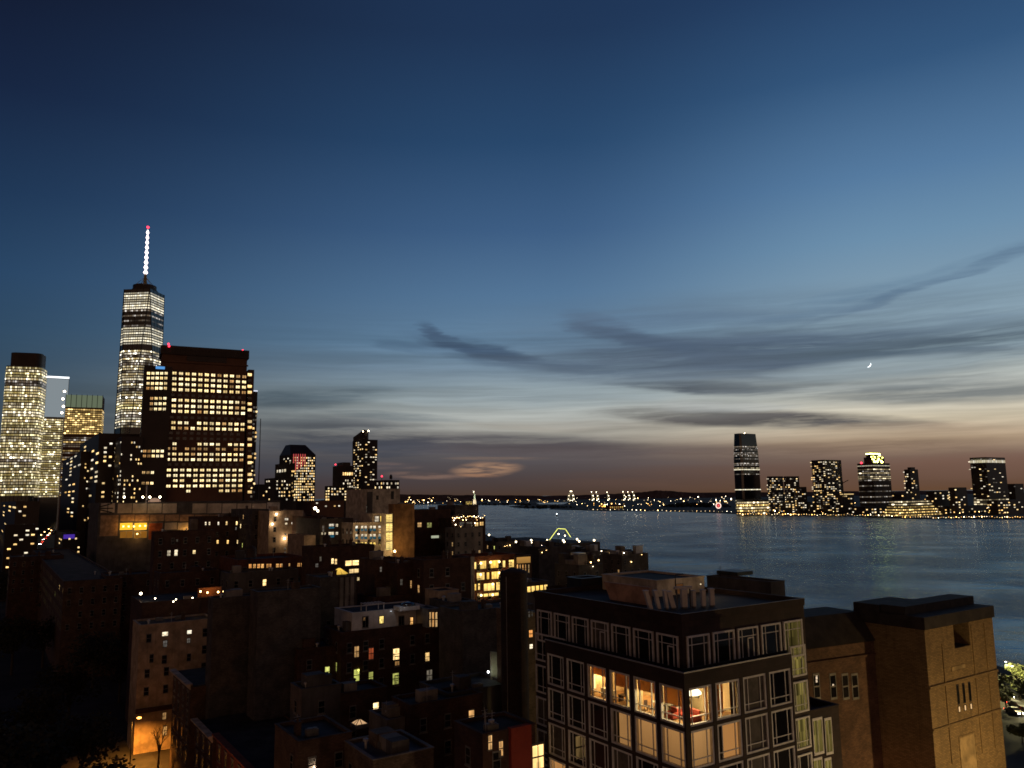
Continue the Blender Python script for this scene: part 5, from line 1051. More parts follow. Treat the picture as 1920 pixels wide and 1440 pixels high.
plain('terraced_apartments', 'dark terraced apartment house with small green and amber lights', 'apartment building', 757, 957, 330, 845, None, m_dkbrick, wins=Wp([(782, 979, 791, 989)], w_dim) + Wp([(800, 979, 810, 990)], W_(lit('lit_lime_dim', (.8, .8, .25, 1), (.9, .8, .35, 1), .7), (2, 1))) + Wp([(822, 978, 829, 985), (832, 976, 846, 983)], w_warm) + Wp([(831, 995, 838, 1005)], w_white1) + Wp([(808, 1004, 824, 1009)], pane_mesh('pale_sign', glow('pale_panel_glow', (.8, .85, .6, 1), .5), (1, 1), .03)) + Wp([(757, 1010, 761, 1022), (764, 1010, 768, 1022)], w_grey), lb=24)
s = plain('terraced_apartments', 'taller dark terraced apartment house at the river edge with string lights', 'apartment building', 853, 947, 345, 897, None, m_dkconc, lb=16)
s = plain('terraced_apartments', 'lower terrace of the river edge apartments with glazed amber balconies', 'apartment building', 846, 972, 330, 910, None, m_dkbrick, wins=Wp([(861, 978, 871, 989), (874, 978, 886, 989)], w_grey) + Wp([(890, 979, 897, 987), (899, 978, 907, 986)], w_warm), lb=14)
rgt = random.Random(6)
for i in range(9): x, y = rgt.uniform(848, 905), rgt.uniform(973, 992); u, z = s.hit('R', x, y); s.part('balcony_lamp', MB().ball((u, -.4, z), rgt.uniform(.1, .24)), rgt.choice((g_warm, g_warm, g_white)))
s.part('string_lights', MB(), g_warm) if False else None
rg = random.Random(9)
for i in range(16): u = s.wa * (i + .5) / 16; s.part('balcony_lamp', MB().ball((u, -.3, s.h + rg.uniform(-.2, .8)), rg.uniform(.1, .22)), rg.choice((g_warm, g_white)))
plain('plain_block', 'blank olive wall below the river edge apartments', 'building', 853, 990, 315, 905, None, m_conc, lb=8)
plain('brick_loft', 'red brick loft with a long row of orange windows at mid left', 'loft building', 446, 1050, 215, 572, 412, m_redbrick, wins=Wp([(x, 1057 - (x - 466) * .015, x + 6, 1066 - (x - 466) * .015) for x in (466, 474, 482, 489, 499, 503, 517, 524)], w_or) + Wp([(x, 1055, x + 6, 1063) for x in (557, 564)], w_or) + Wp([(527, 1056, 530, 1062), (541, 1056, 544, 1062)], w_dim))
plain('brick_loft', 'dark brick loft with wide bright window bands left of the tan party walls', 'loft building', 588, 1026, 205, 702, None, m_dkbrick, wins=Wp([(621, 1046, 625.5, 1058), (627, 1047, 632, 1059), (645, 1050, 675, 1061), (679, 1049, 685, 1061), (653, 1066, 674, 1075), (679, 1065, 684, 1077), (669, 1082, 674, 1089), (679, 1081, 684, 1092)], w_warm) + Wp([(599, 1043, 603, 1053), (690, 1049, 697, 1060), (689, 1065, 698, 1075), (690, 1082, 699, 1092), (591, 1056, 597, 1064)], w_grey), lb=22)
plain('brick_house', 'dark brick house with tall narrow lit windows beside the loft', 'house', 703, 1050, 185, 760, None, m_brnbrick, wins=Wp([(724, 1079, 729, 1094), (731, 1079, 736.5, 1094), (715, 1101, 721, 1112), (731, 1100, 736, 1114)], w_warm2) + Wp([(722, 1100, 730, 1116)], w_yel) + Wp([(712, 1062, 716, 1073)], w_grey), lb=14)
plain('brick_house', 'dark brick house with two orange blinds drawn at right of the narrow windows', 'house', 746, 1056, 181, 796, None, m_dkbrick, wins=Wp([(768.5, 1087, 776, 1104), (778.5, 1089, 786.5, 1107)], w_dim) + Wp([(750, 1085, 755, 1098)], w_grey), lb=12)
plain('blank_building', 'broad blank dark wall left of the glowing brick apartments', 'building', 794, 1050, 178, 882, None, m_dkbrick, lb=14)
s = plain('modern_apartments', 'modern brick apartment house with large glowing yellow windows', 'apartment building', 887, 1043, 200, 966, None, m_redbrick, lb=18)
wy = W_(lit('lit_gold', (1, .58, .10, 1), (1, .66, .2, 1), 1.9, lo=.7, pat=.35), (3, 1), .05, m_black); wy1 = W_(MATS['lit_gold'], (1, 1), .08, m_black)
for q in ((899, 1051, 912, 1067), (918, 1050, 936, 1065.5), (953.5, 1049, 965, 1064), (893, 1073, 909, 1088), (921, 1071, 936, 1086), (906, 1093, 928, 1108), (930, 1091, 937, 1107), (905, 1112, 937, 1118), (950, 1069, 962, 1075)): s.wpx('R', *q, wy)
for q in ((889, 1053, 893, 1068), (942, 1050, 947.5, 1064.5), (912, 1072, 917.5, 1087), (889.5, 1094, 893, 1108), (896, 1093, 900, 1107)): s.wpx('R', *q, wy1)
for x, y in ((900.5, 1056), (918.5, 1054), (934.5, 1053), (900, 1077), (935, 1074), (922.5, 1095), (901, 1116), (922.5, 1115), (949.5, 1073)): u, z = s.hit('R', x, y); lo = s.part('globe_lamp', MB().ball((u, -.35, z), .3), glow('globe_lamp', (1, .76, .3, 1), 5)); light(lo, (u, -1.3, z), 34, (1, .6, .2), .3)
b = MB()
for x in (882, 884.5, 887): u = s.hit('R', x, 1070)[0]; b.box(u - .06, u + .06, -.5, -.38, 3, s.h)
s.part('downpipe', b, m_alu); s.done()
s = plain('terrace_wing', 'recessed wing with an orange lit terrace wall right of the glowing apartments', 'building', 966, 1042, 206, 996, None, m_brnbrick, lb=12)
s.wpx('R', 968, 1044, 995, 1056, pane_mesh('orange_wall', lit('terrace_wall_glow', (1, .50, .12, 1), (1, .5, .12, 1), .42, lo=.9, pat=.05), (1, 1), .02), name='terrace_wall')  # lamplight on this wall is painted in as emission
for x in (969, 974, 979, 984, 990): s.wpx('R', x, 1057, x + 2.4, 1075, w_or if x % 2 else w_dim)
s.done()
s = plain('glazed_extension', 'low extension with a band of glowing yellow windows behind the round tower', 'building', 986, 1092, 165, 1029, None, m_dkconc, lb=8, parapet=.3)
for i in range(5): s.wpx('R', 988 + i * 7.9, 1099 - i * .9, 995 + i * 7.9, 1111 - i * 1.0, wy1)
s.done()
c = P(963, 1072, 118); o = empty('round_tower', (c.x, c.y, 3)); tag(o, 'dark round brick tower with a shallow domed top', 'tower'); R0 = 1.95; hz = c.z - 3
MB().lathe([(R0, 0), (R0, hz - .6), (R0 + .08, hz - .55), (R0 + .08, hz - .1), (R0 * .9, hz + .15), (R0 * .5, hz + .4), (.05, hz + .5)], 24).obj('wall', surf('very_dark_brick', (.05, .03, .022), brick=BRK), o); MB().bar((-R0 * .55, -R0 * .86, 3), (-R0 * .55, -R0 * .86, hz - .5), .05).obj('downpipe', m_alu, o)  # brick in one very dark base colour
# house with white penthouse
s = plain('brick_rowhouse', 'black brick house with two rows of lit sash windows at centre', 'house', 640, 1186, 150, 868, None, m_dkbrick, lb=14, parapet=.5)
for q, me in (((663.5, 1210, 673.5, 1234), w_dim), ((690.5, 1213, 701, 1238), w_red), ((736, 1214, 749.5, 1239), w_warm2), ((662.5, 1253, 674.5, 1279), w_gr), ((690.5, 1258, 700, 1281), w_gr), ((735, 1260, 748.5, 1285), w_gr), ((799, 1254, 811, 1279), w_grey), ((842, 1249, 854.5, 1269), w_gr)): s.wpx('R', *q, me)
u, z = s.hit('R', 671, 1256); s.part('wall_lamp', MB().ball((u, -.3, z), .2), g_lime); s.done()
plain('brick_rowhouse', 'lower black brick house with one narrow green lit window', 'house', 560, 1218, 148, 640, None, m_dkbrick, wins=Wp([(608.5, 1248, 618.5, 1272)], w_gr), lb=12, parapet=.5)
s = Bld('white_penthouse', 'white rendered penthouse with two lit windows and a cluttered roof', 'penthouse', 660, 1149, 154, 800, None, m_white, lb=9, parapet=.25, z0=3 + s.h - .6)
zpent = s.z0
for q, me in (((711, 1154, 719.5, 1170), w_yel), ((768.5, 1156, 774.5, 1174), w_or), ((679, 1155, 691, 1178), W_(m_dkglass, (2, 1))), ((680.5, 1157, 685, 1164), w_dim), ((747, 1154, 758, 1178), W_(m_dkglass, (2, 1)))): s.wpx('R', *q, me)
zt_ = s.z0 + s.h; lo = s.part('wall_lamp', MB().ball((s.wa * .5, -.3, s.h - .4), .07), glow('added_lamp_cool', (.8, .9, 1, 1), 2)); light(lo, (s.wa * .5, -4.5, s.h + 2.5), 60, (.8, .9, 1), .3); s.done()  # tiny lamp and detached point light added to brighten the penthouse wall
c = P(698, 1128, 158); o = empty('pergola', (c.x, c.y, zt_ - .2), R_(33)); tag(o, 'white slatted pergola on the penthouse roof', 'pergola'); b = MB()
for i in range(6): b.box(-1.9 + i * .72, -1.6 + i * .72, -1.5, 1.5, 1.4, 1.5)
b.obj('slats', m_white, o); [MB().box(x, x + .12, y, y + .12, 0, 1.4).obj('post', m_white, o) for x in (-1.8, 1.8) for y in (-1.3, 1.3)]
c = P(765, 1134, 159); o = empty('roof_skylight', (c.x, c.y, zt_ - .2), R_(33)); tag(o, 'white kerbed round rooftop skylight right of the pergola', 'skylight'); MB().box(-2.4, 1.8, -1.5, 1.5, 0, .75).obj('kerb', m_white, o); MB().lathe([(1.5, .75), (1.4, 1.1), (.8, 1.4), (.05, 1.5)], 16).obj('dome', m_dkglass, o)
s = Bld('garden_room', 'orange lit glazed garden room at the right end of the white penthouse', 'garden room', 803, 1142, 157, 824, None, m_steel, lb=6, parapet=.2, z0=zpent)
for x in (804.5, 810, 816): s.wpx('R', x, 1145, x + 4, 1178, w_dim)
s.done()
plain('tan_party_wall', 'blank tan rooftop block behind the white penthouse', 'building', 822, 1108, 168, 860, None, m_beige, lb=6, parapet=.3); plain('tan_party_wall', 'low beige wall block right of the tan rooftop block', 'building', 845, 1130, 160, 892, None, m_greybrick, lb=9, parapet=.3)
plain('grey_party_wall', 'shadowed grey brick house left of the round tower', 'house', 868, 1146, 145, 1000, None, m_greybrick, lb=14, parapet=.4)
plain('tan_house', 'small house between round tower and corner building with round lit window', 'house', 985, 1150, 120, 1012, None, m_tanbrick, wins=Wp([(991, 1180, 999, 1196)], w_or) + Wp([(992, 1207, 999, 1217)], w_white) + Wp([(990, 1146, 994, 1158), (996, 1146, 999, 1156)], w_grey), lb=8, parapet=.3)
# lit garden wall
p0 = Gp(920, 1262, 14); s = Bld('garden_wall', 'sloping white garden wall lit by a lamp left of the corner building', 'wall', 921, 1222, 128, 1003, None, m_white, lb=.4, parapet=0, body=False); b = MB(); b.prism([(0, 0, 0), (s.wa, 0, 0), (s.wa, .35, 0), (0, .35, 0)], [(0, 0, s.h), (s.wa, 0, s.h - 1.6), (s.wa, .35, s.h - 1.6), (0, .35, s.h)]); s.part('wall', b, surf('garden_stucco', (.5, .48, .36), streak=.4))
u, z = s.hit('R', 967, 1258); lo = s.part('tube_lamp', MB().bar((u, -.25, z - .9), (u, -.25, z + .9), .09, 6), glow('tube_lamp', (.85, 1, .55, 1), 5)); light(lo, (u - .5, -1.4, z), 26, (.9, 1, .65), .2); u, z = s.hit('R', 913, 1259); lo = s.part('garden_lamp', MB().ball((u, -.4, z), .16), g_cool); light(lo, (u + .8, -1.2, z), 14, (.9, 1, .7), .2)

# skylights, grey roof and small houses at bottom centre
def skylight(px, py, Y, w, h, label, m, z0):
    c = P(px, py, Y); o = empty('glass_skylight', (c.x, c.y, z0), R_(33)); tag(o, label, 'skylight'); MB().prism([(-w, -w, 0), (w, -w, 0), (w, w, 0), (-w, w, 0)], [(-w * .1, -w * .1, h), (w * .1, -w * .1, h), (w * .1, w * .1, h), (-w * .1, w * .1, h)]).obj('glazing', m, o); b = MB()
    for x in (-w, 0, w):
        for y in (-w, 0, w):
            if x or y: b.bar((x, y, .02), (0, 0, h + .05), .05)
    b.obj('glazing_bars', m_black, o); MB().box(-w - .15, w + .15, -w - .15, w + .15, -.5, -.02).obj('kerb', m_steel, o)
sky_m = lit('lit_skylight', (1, .62, .10, 1), (1, .62, .1, 1), 1.0, lo=.9, pat=.2)
s = plain('roof_house', 'dark house carrying a glowing pyramid skylight and pale chimneys', 'house', 600, 1083, 172, 668, None, m_greybrick, lb=16, parapet=.3); skylight(636, 1082, 181, 1.7, 1.25, 'larger glowing yellow pyramid skylight on a dark roof', sky_m, 3 + s.h - .1)
for x in (640, 650, 660): u = s.hit('R', x, 1100)[0]; s.part('pilaster', MB().box(u - .4, u + .4, -.2, 0, 0, s.h - .3), m_conc)
s = plain('grey_roof_house', 'house with a broad grey flat roof and pale parapet at bottom centre', 'house', 700, 1424, 92, 813, 645, m_tanbrick, m_roofgrey, parapet=.5, cope=m_conc); zg = 3 + s.h
skylight(674, 1359, 106, .75, .5, 'small glowing skylight at the edge of the grey flat roof', lit('lit_skylight2', (1, .6, .3, 1), (1, .6, .3, 1), .9, lo=.9, pat=.2), zg + .1)
plain('roof_bulkhead', 'stained pale stair bulkhead behind the grey flat roof', 'roof structure', 726, 1350, 112, 792, 692, m_conc, parapet=.3)
s = plain('red_panel_house', 'dark house with a bright red panel wall and lit windows left of the corner building', 'house', 905, 1376, 86, 1003, None, m_dkbrick, lb=6, parapet=.4)
for q, me in (((914.5, 1376, 923, 1408), w_dim), ((934.5, 1387, 943.5, 1420), w_dim), ((996, 1392, 1021, 1446), w_warm)): s.wpx('R', *q, me)
u0, u1 = s.hit('R', 954, 1400)[0], s.hit('R', 992, 1400)[0]; s.part('red_panel', MB().box(u0, u1, -.5, .2, 0, s.h + .1), surf('red_stucco', (.30, .05, .03), var=.12)); v = s.C - B_ * 7 + A_ * 6; s.done()
street_lamp(0, 0, 'unseen courtyard lamp added to light the red panel wall', 12, 450, (1, .55, .25), xy_=(v.x, v.y), g=g_warm, arm=.6)  # lamp out of view, added to lift the red panel

# left side: beige house, grey party walls, cross street
s = plain('beige_house', 'beige rendered house over the orange lit street corner at lower left', 'house', 262, 1172, 172, 402, None, m_beige, parapet=.4, wins=Wp([(303, 1184, 316, 1193), (350, 1181, 360, 1189)], W_(l_white, (1, 1))) + Wp([(305, 1200, 314, 1214), (350, 1196, 357, 1206)], w_grey) + Wp([(303, 1228, 313, 1245), (350, 1225, 358, 1240), (280, 1226, 288, 1243)], w_dk), lb=20)
s.part('shop_cornice', MB().box(0, s.wa, -.9, 0, 8.2, 9.0), m_dkbrick)
for x in (308, 326): s.wpx('R', x - 4, 1335, x + 4, 1350, w_dim); s.wpx('R', x - 3, 1360, x + 5, 1380, w_or)
s.done()
plain('grey_party_wall', 'large blank grey party wall at lower left, right of the beige house', 'building', 400, 1122, 150, 486, None, m_greybrick, lb=4, parapet=.3); plain('grey_party_wall', 'taller blank grey party wall beside the first grey wall', 'building', 484, 1110, 146, 602, None, m_greybrick, lb=5, parapet=.3)
# street frontage running away on the left: cornice house, narrow house, red brick row
def frontage(name, label, wall, y_far, y_near, ztop, depth, cornice=None):
    fx = lambda y: -59 - (y - 150) / .834 * .552
    o = empty(name, (fx(y_near), y_near, 3), R_(33.5)); tag(o, label, 'house'); Ln = (y_far - y_near) / .834; h = ztop - 3
    MB().box(0, depth, 0, Ln, 0, h - .5, bottom=False).obj('wall', wall, o); MB().box(.1, depth - .1, .1, Ln - .1, h - .5, h - .3).obj('roof', m_roof, o); MB().box(-.1, .35, 0, Ln, h - .5, h + .1).obj('parapet', wall, o); MB().box(depth - .3, depth, 0, Ln, h - .5, h).obj('parapet', wall, o)
    n = max(2, int(Ln / 3.6)); rows = int((h - 2.2) / 3.4)
    for c in range(n):
        for r in range(rows):
            y = (c + .5) * Ln / n; z = h - 2.6 - r * 3.4; w = link('window', w_dk, o); w.location = (0, y, z); w.rotation_euler = (0, 0, -pi / 2); w.scale = (1.15, 1, 2.1)
            MB().box(-.16, .02, y - .75, y + .75, z - 1.3, z - 1.15).obj('sill', m_conc, o); MB().box(-.14, .02, y - .75, y + .75, z + 1.1, z + 1.35).obj('lintel', m_conc, o)
    if cornice: MB().prism([(-.15, 0, h - .9), (0, 0, h - .9), (0, Ln, h - .9), (-.15, Ln, h - .9)], [(-.8, 0, h - .1), (0, 0, h - .1), (0, Ln, h - .1), (-.8, Ln, h - .1)]).box(-.85, .3, 0, Ln, h - .1, h + .15).obj('cornice', cornice, o)
    return o
frontage('cornice_house', 'narrow dark brick house with a lit orange cornice above the street', m_brnbrick, 164.5, 151, 21.4, 14, surf('cornice_paint', (.5, .4, .3)))
frontage('brick_rowhouse', 'low dark house between the cornice house and the red brick row', m_dkbrick, 147, 136, 16.5, 14, surf('cornice_paint', (.5, .4, .3)))
frontage('brick_rowhouse', 'long red brick house front descending along the lower left street', m_redbrick, 134, 104, 17.6, 14, surf('red_cornice', (.2, .06, .035)))
frontage('brick_rowhouse', 'dark rowhouse behind the bottom edge of the red brick row', m_dkbrick, 103, 80, 15.5, 12)
fx = lambda y: -59 - (y - 150) / .834 * .552
street_lamp(0, 0, 'orange sodium street lamp glowing at the left street corner', 9, 42000, (1, .38, .05), xy_=(-76.6, 165.0), arm=1.2, rz=R_(10), r=.45, down=True)
street_lamp(0, 0, 'unseen dim reddish street lamp added to light the red brick row', 8, 1500, (1, .34, .10), xy_=(fx(118) - 9, 114), arm=1.5, rz=R_(20))  # unseen lamp added to warm the brick fronts

# ------------------------------------------------------------------ trees
def bare_tree(name, label, loc, H, seed, cat='tree'):
    rg = random.Random(seed); o = empty(name, loc); tag(o, label, cat); b = MB(); tw_ = MB()
    def grow(p, d, L, r, dep):
        q = p + d * L; (b if dep < 2 else tw_).bar(p, q, r, 5 if dep < 2 else 3, r * .62)
        if dep < 4:
            for i in range(3 if dep else 4):
                nd = (d + Vector((rg.uniform(-.8, .8), rg.uniform(-.8, .8), rg.uniform(-.1, .6)))).normalized(); grow(p + d * L * rg.uniform(.6, 1), nd, L * rg.uniform(.55, .75), r * .55, dep + 1)
    grow(Vector((0, 0, 0)), Vector((.03, 0, 1)), H * .36, H * .022, 0); b.obj('trunk', m_bark, o); tw_.obj('twigs', m_bark, o); return o
bare_tree('bare_tree', 'bare forked tree against the orange lit wall', (-70.2, 163.0, 3), 10.5, 12)
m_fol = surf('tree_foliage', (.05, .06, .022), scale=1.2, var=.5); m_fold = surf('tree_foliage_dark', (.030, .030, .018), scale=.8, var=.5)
def crown_mesh(H, Rr, n, leaf, seed, m):
    rg = random.Random(seed); b = MB(); clumps = [(rg.gauss(0, .42) * Rr, rg.gauss(0, .42) * Rr, H * rg.uniform(.38, .92), Rr * rg.uniform(.28, .5)) for _ in range(16)]
    for i in range(n):
        cx, cy, cz, cr_ = rg.choice(clumps); d = Vector((rg.gauss(0, 1), rg.gauss(0, 1), rg.gauss(0, 1))).normalized() * cr_ * rg.uniform(.5, 1.05); p = Vector((cx, cy, cz)) + Vector((d.x, d.y, d.z * .75)); a = Vector((rg.uniform(-1, 1), rg.uniform(-1, 1), rg.uniform(-.6, .6))).normalized() * leaf; c = a.orthogonal().normalized() * leaf * .6
        b.quad(p - a, p - c, p + a, p + c)
    return b.mesh('crown', m), clumps
def leafy(name, label, loc, H, Rr, n, leaf, seed, m, group=None):
    o = empty(name, loc); tag(o, label, 'tree', group); me, cl = crown_mesh(H, Rr, n, leaf, seed, m); link('crown', me, o); b = MB(); b.bar((0, 0, 0), (0, 0, H * .5), H * .025, 6, H * .015)
    for cx, cy, cz, r in cl[:8]: b.bar((0, 0, H * .35), (cx, cy, cz), H * .01, 4, H * .004)
    b.obj('trunk', m_bark, o); return o
DT = 'dark trees at the left edge'; pr_ = leafy('tree', 'dark rounded tree among the seen and added trees at the left edge', (0, 0, 3), 17, 7.5, 1500, .5, 4, m_fold, DT)
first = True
for px, Y, sc in ((128, 330, 1.25), (160, 318, 1.35), (196, 325, 1.2), (222, 330, 1.0), (30, 360, 1.3), (60, 380, 1.1), (145, 270, 1.0), (96, 260, .9), (40, 250, 1.0), (190, 230, .9), (240, 215, .8), (150, 190, .9), (90, 170, .8), (60, 150, .9), (120, 140, .85), (20, 130, 1.0), (180, 150, .8), (80, 115, .9), (150, 112, .8), (30, 100, .9), (215, 128, .75), (110, 95, .8), (190, 100, .75), (60, 85, .85), (140, 82, .75), (230, 92, .65)):  # nearer trees are added to keep the lower left corner dark
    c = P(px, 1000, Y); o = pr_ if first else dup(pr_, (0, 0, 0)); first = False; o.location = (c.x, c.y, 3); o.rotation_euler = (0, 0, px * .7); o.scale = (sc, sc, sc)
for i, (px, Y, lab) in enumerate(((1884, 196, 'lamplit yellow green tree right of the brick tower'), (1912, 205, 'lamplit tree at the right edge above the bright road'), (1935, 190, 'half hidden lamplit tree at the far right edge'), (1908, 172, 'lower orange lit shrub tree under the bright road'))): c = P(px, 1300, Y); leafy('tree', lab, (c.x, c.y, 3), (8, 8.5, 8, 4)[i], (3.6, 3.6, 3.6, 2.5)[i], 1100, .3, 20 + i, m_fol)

# ------------------------------------------------------------------ river road at right: cars, lamps, pier
def car():
    o = empty('car', (0, 0, 0)); b = MB(); st = [(-2.2, .35, .75), (-2.15, .8, .85), (-1.2, .92, .88), (-.75, 1.42, .72), (.55, 1.45, .72), (1.15, .95, .86), (2.1, .78, .84), (2.2, .4, .74)]
    prev = None
    for x, z, w in st:
        cur = [(x, -w, .3), (x, w, .3), (x, w * .96, z), (x, -w * .96, z)]
        if prev: b.prism(prev, cur, caps=False)
        prev = cur
    b.face([(-2.2, -.75, .3), (-2.2, -.72, .35), (-2.2, .72, .35), (-2.2, .75, .3)]); b.obj('body', surf('car_paint', (.08, .08, .09), rough=.3, spec=.6), o); MB().box(-.7, .5, -.73, .73, .98, 1.32).obj('windows', m_dkglass, o)
    for x in (-1.35, 1.35):
        for y in (-.8, .8): MB().prism([(x + .33 * cos(q * pi / 5), y - .1, .33 + .33 * sin(q * pi / 5)) for q in range(10)], [(x + .33 * cos(q * pi / 5), y + .1, .33 + .33 * sin(q * pi / 5)) for q in range(10)]).obj('wheel', m_black, o)
    for y in (-.6, .6): MB().box(2.16, 2.3, y - .2, y + .2, .5, .72).obj('headlight', glow('headlight', (1, .95, .85, 1), 30), o); MB().box(-2.3, -2.16, y - .2, y + .2, .55, .75).obj('taillight', glow('taillight', (1, .06, .03, 1), 9), o)
    return o
road = MB()
def strip(mb, p, q, w, z):
    d = (Vector(q) - Vector(p)).normalized(); n = Vector((-d.y, d.x)) * w / 2; p, q = Vector(p), Vector(q); mb.quad((*(p - n), z), (*(q - n), z), (*(q + n), z), (*(p + n), z))
ra, rb = Gp(2000, 1352, 3), Gp(1868, 1292, 3); ddr = Vector((-.2, 1)).normalized()
strip(road, (150, 60), (124, 220), 15, 3.02); strip(road, (124, 220), (20, 620), 15, 3.024); av = Vector((fx(150) - 9, 150)); strip(road, (av.x + .552 * 120, 150 - .834 * 120), (av.x - .552 * 1100, 150 + .834 * 1100), 12, 3.028); structure('road', road, m_asphalt)
cp = car(); tag(cp, 'dark car with bright headlights on the river road behind the brick tower', 'car', 'cars on the river road')
for i, (x, y) in enumerate(((1894, 1318), (1907, 1326), (1921, 1336), (1884, 1308), (1902, 1338))):
    g = Gp(x, y, 3.05); o = cp if i == 0 else dup(cp, (0, 0, 0)); o.location = (g.x, g.y, 3.05); o.rotation_euler = (0, 0, R_(-82))
for i, (x, y, lab) in enumerate(((1905, 1318, 'bright white street lamp over the river road at right edge'), (1893, 1308, 'white street lamp among the lit trees on the river road'))): g = Gp(x, y + 4, 3); street_lamp(0, 0, lab, 9, 15000 if x > 1900 else 3500, (1, .85, .36), g=g_cool, xy_=(g.x + 3, g.y), rz=pi, arm=3)
# the avenue at left with traffic
avd = Vector((-.552, .834)); proto = None
GT = 'cars in the lit avenue at left'
rg = random.Random(5)
for i in range(14):
    sgn = 1 if i % 3 else -1; px = 74 + i * 2.6 + rg.uniform(-1, 1); py = 1021 - i * 2.7 + rg.uniform(-1, 1); g = P(px, py, 260 + i * 22); base = 3.05
    g2 = Gp(px, py, 3); D = min(g2.y, 760); o = dup(cp, (0, 0, 0), label='tiny car with glowing lights in the avenue at left'); o['group'] = GT; o.location = (g2.x, g2.y, 3.05); o.rotation_euler = (0, 0, R_(123.5) + (pi if sgn < 0 else 0)); o.scale = (1.6, 1.6, 1.6)
rgl = random.Random(8)
for i in range(10): g = Gp(78 + i * 4, 1016 - i * 3.4, 3); o = street_lamp(0, 0, 'small street lamp along the lit avenue at left', 9, 0, g=g_warm, xy_=(g.x + rgl.uniform(-6, 6), g.y), r=.9)
for px, py, pr, pl, Y, lab, me in ((30, 940, 75, 2, 520, 'dark apartment block at the left edge below the glass towers', w_farw), (104, 918, 120, 92, 1500, 'block with pale lit storeys standing over the lit avenue', w_farg), (118, 1000, 150, 104, 480, 'low block with a blue lit sign beside the avenue', w_farw), (10, 985, 66, -30, 430, 'lower dark block with few windows at the left edge', w_farw)):
    s = Bld('apartment_block', lab, 'building', px, py, Y, pr, pl, m_dktower); s.grid('R', px + 1, py + 6, pr - 1, py + 90, 5, 10, .6, .35, sprinkle(.3, [me, w_far], px)); s.grid('L', pl + 1, py + 6, px - 1, py + 90, 4, 10, .6, .35, sprinkle(.2, [me], px + 1))
    if px == 118: s.wpx('R', 119, 964 + 38, 140, 1010, pane_mesh('bluesign', glow('blue_sign', (.10, .04, .5, 1), .6), (1, 1), 0), name='sign')
    s.done()
# pier with lamps and a lit outline
pier = Bld('pier', 'dark pier shed on the river with lamps along its edge', 'pier', 1070, 1019, 760, 1125, 935, m_dkconc, z0=1, parapet=.3)
for i, (x, y) in enumerate(((917, 1003), (967.5, 1016), (996, 1013), (996, 1017), (1026, 1013), (1027, 1018), (1056, 1013), (1058, 1016), (1082, 1011), (1086, 1015), (1114, 1013))):
    c = P(x, y, 740); o = empty('pier_lamp', (c.x, c.y, 3)); tag(o, 'white floodlight on a post along the river pier', 'lamp', 'floodlights along the river pier'); MB().bar((0, 0, 0), (0, 0, c.z - 3), .2).obj('post', m_black, o); MB().ball((0, 0, c.z - 3), .85).obj('lamp', glow('lamp_pier', (1, .82, .52, 1), 7), o)
c = P(1046, 1018, 750); o = empty('lit_gantry', (c.x, c.y, 3)); tag(o, 'yellow light chain outlining a trapezoid gantry on the pier', 'gantry'); q = [P(x, y, 750) - Vector((c.x, c.y, 3)) for x, y in ((1027, 1017), (1046, 991), (1060, 992), (1070, 1007))]; b = MB(); [b.bar(q[i], q[i + 1], .22) for i in range(3)]; b.obj('light_chain', g_lime, o); b = MB(); b.bar((q[1].x, 0, -2), q[1], .3); b.bar((q[2].x, 0, -2), q[2], .3); b.obj('mast', m_black, o); MB().ball((q[1].x + .5, 0, q[1].z - 5), .6).obj('lamp', g_white, o); MB().ball((q[2].x - .5, 0, q[2].z - 6), .5).obj('lamp', g_white, o)
for px, py, pr, pl, Y, lab in ((1010, 1026, 1062, 965, 420, 'dark roofs between the glowing apartments and the pier'), (1100, 1034, 1150, 1060, 380, 'low dark shed roofs with white lamps near the pier'), (1165, 1040, 1215, 1130, 300, 'dark roof with pale plant boxes at the river edge'), (1085, 1060, 1130, 1040, 230, 'dark roof with chimneys behind the corner roof'), (930, 1016, 965, 905, 400, 'dark block right of the river edge apartments')):
    s = plain('roof_block', lab, 'building', px, py, Y, pr, pl, m_dkconc, parapet=.5); rg = random.Random(px)
    for i in range(6): x, y = rg.uniform(.05, .8) * s.wa, rg.uniform(.05, .8) * s.lb; s.box('plant_box', x, x + rg.uniform(1.5, 4), y, y + rg.uniform(1.5, 4), s.h - .6, s.h + rg.uniform(.8, 3), rg.choice((m_conc, m_dkconc, m_alu, m_black)))
    for i in range(3): x = rg.uniform(.05, .95) * s.wa; s.part('lamp', MB().ball((x, -.3, s.h + rg.uniform(-3, 1.5)), rg.uniform(.08, .24)), rg.choice((g_white, g_warm, g_warm)))
    s.done()
# terrace lamps at lower left
for i, (x, y, Y, r, lab) in enumerate(((264, 1113, 190, .3, 'bright white terrace lamp at far left of the garden lights'), (291, 1122, 188, .16, 'small terrace lamp second from the left'), (325, 1128, 186, .16, 'terrace lamp low among the pots at centre left'), (330, 1124, 187, .14, 'tiny greenish terrace lamp beside the low one'), (361, 1121, 187, .14, 'terrace lamp before the orange terrace wall'), (376, 1109, 188, .22, 'left bulb over the orange terrace wall'), (389, 1111, 188, .2, 'second bulb over the orange terrace wall'), (409, 1110, 188, .22, 'third bulb over the orange terrace wall'), (419, 1109, 188, .16, 'last bulb at the right end of the orange terrace'))):
    c = P(x, y, Y); o = empty('terrace_lamp', (c.x, c.y, 23)); tag(o, lab, 'lamp', 'terrace lamps'); MB().bar((0, 0, 0), (0, 0, c.z - 23), .04).obj('post', m_black, o); MB().ball((0, 0, c.z - 23), r).obj('bulb', g_white if i < 5 else g_warm, o)
s = Bld('terrace_house', 'house with a lamplit orange roof terrace at mid left', 'house', 266, 1130, 186, 425, None, m_dkbrick, lb=16, parapet=.2); z_ = s.h
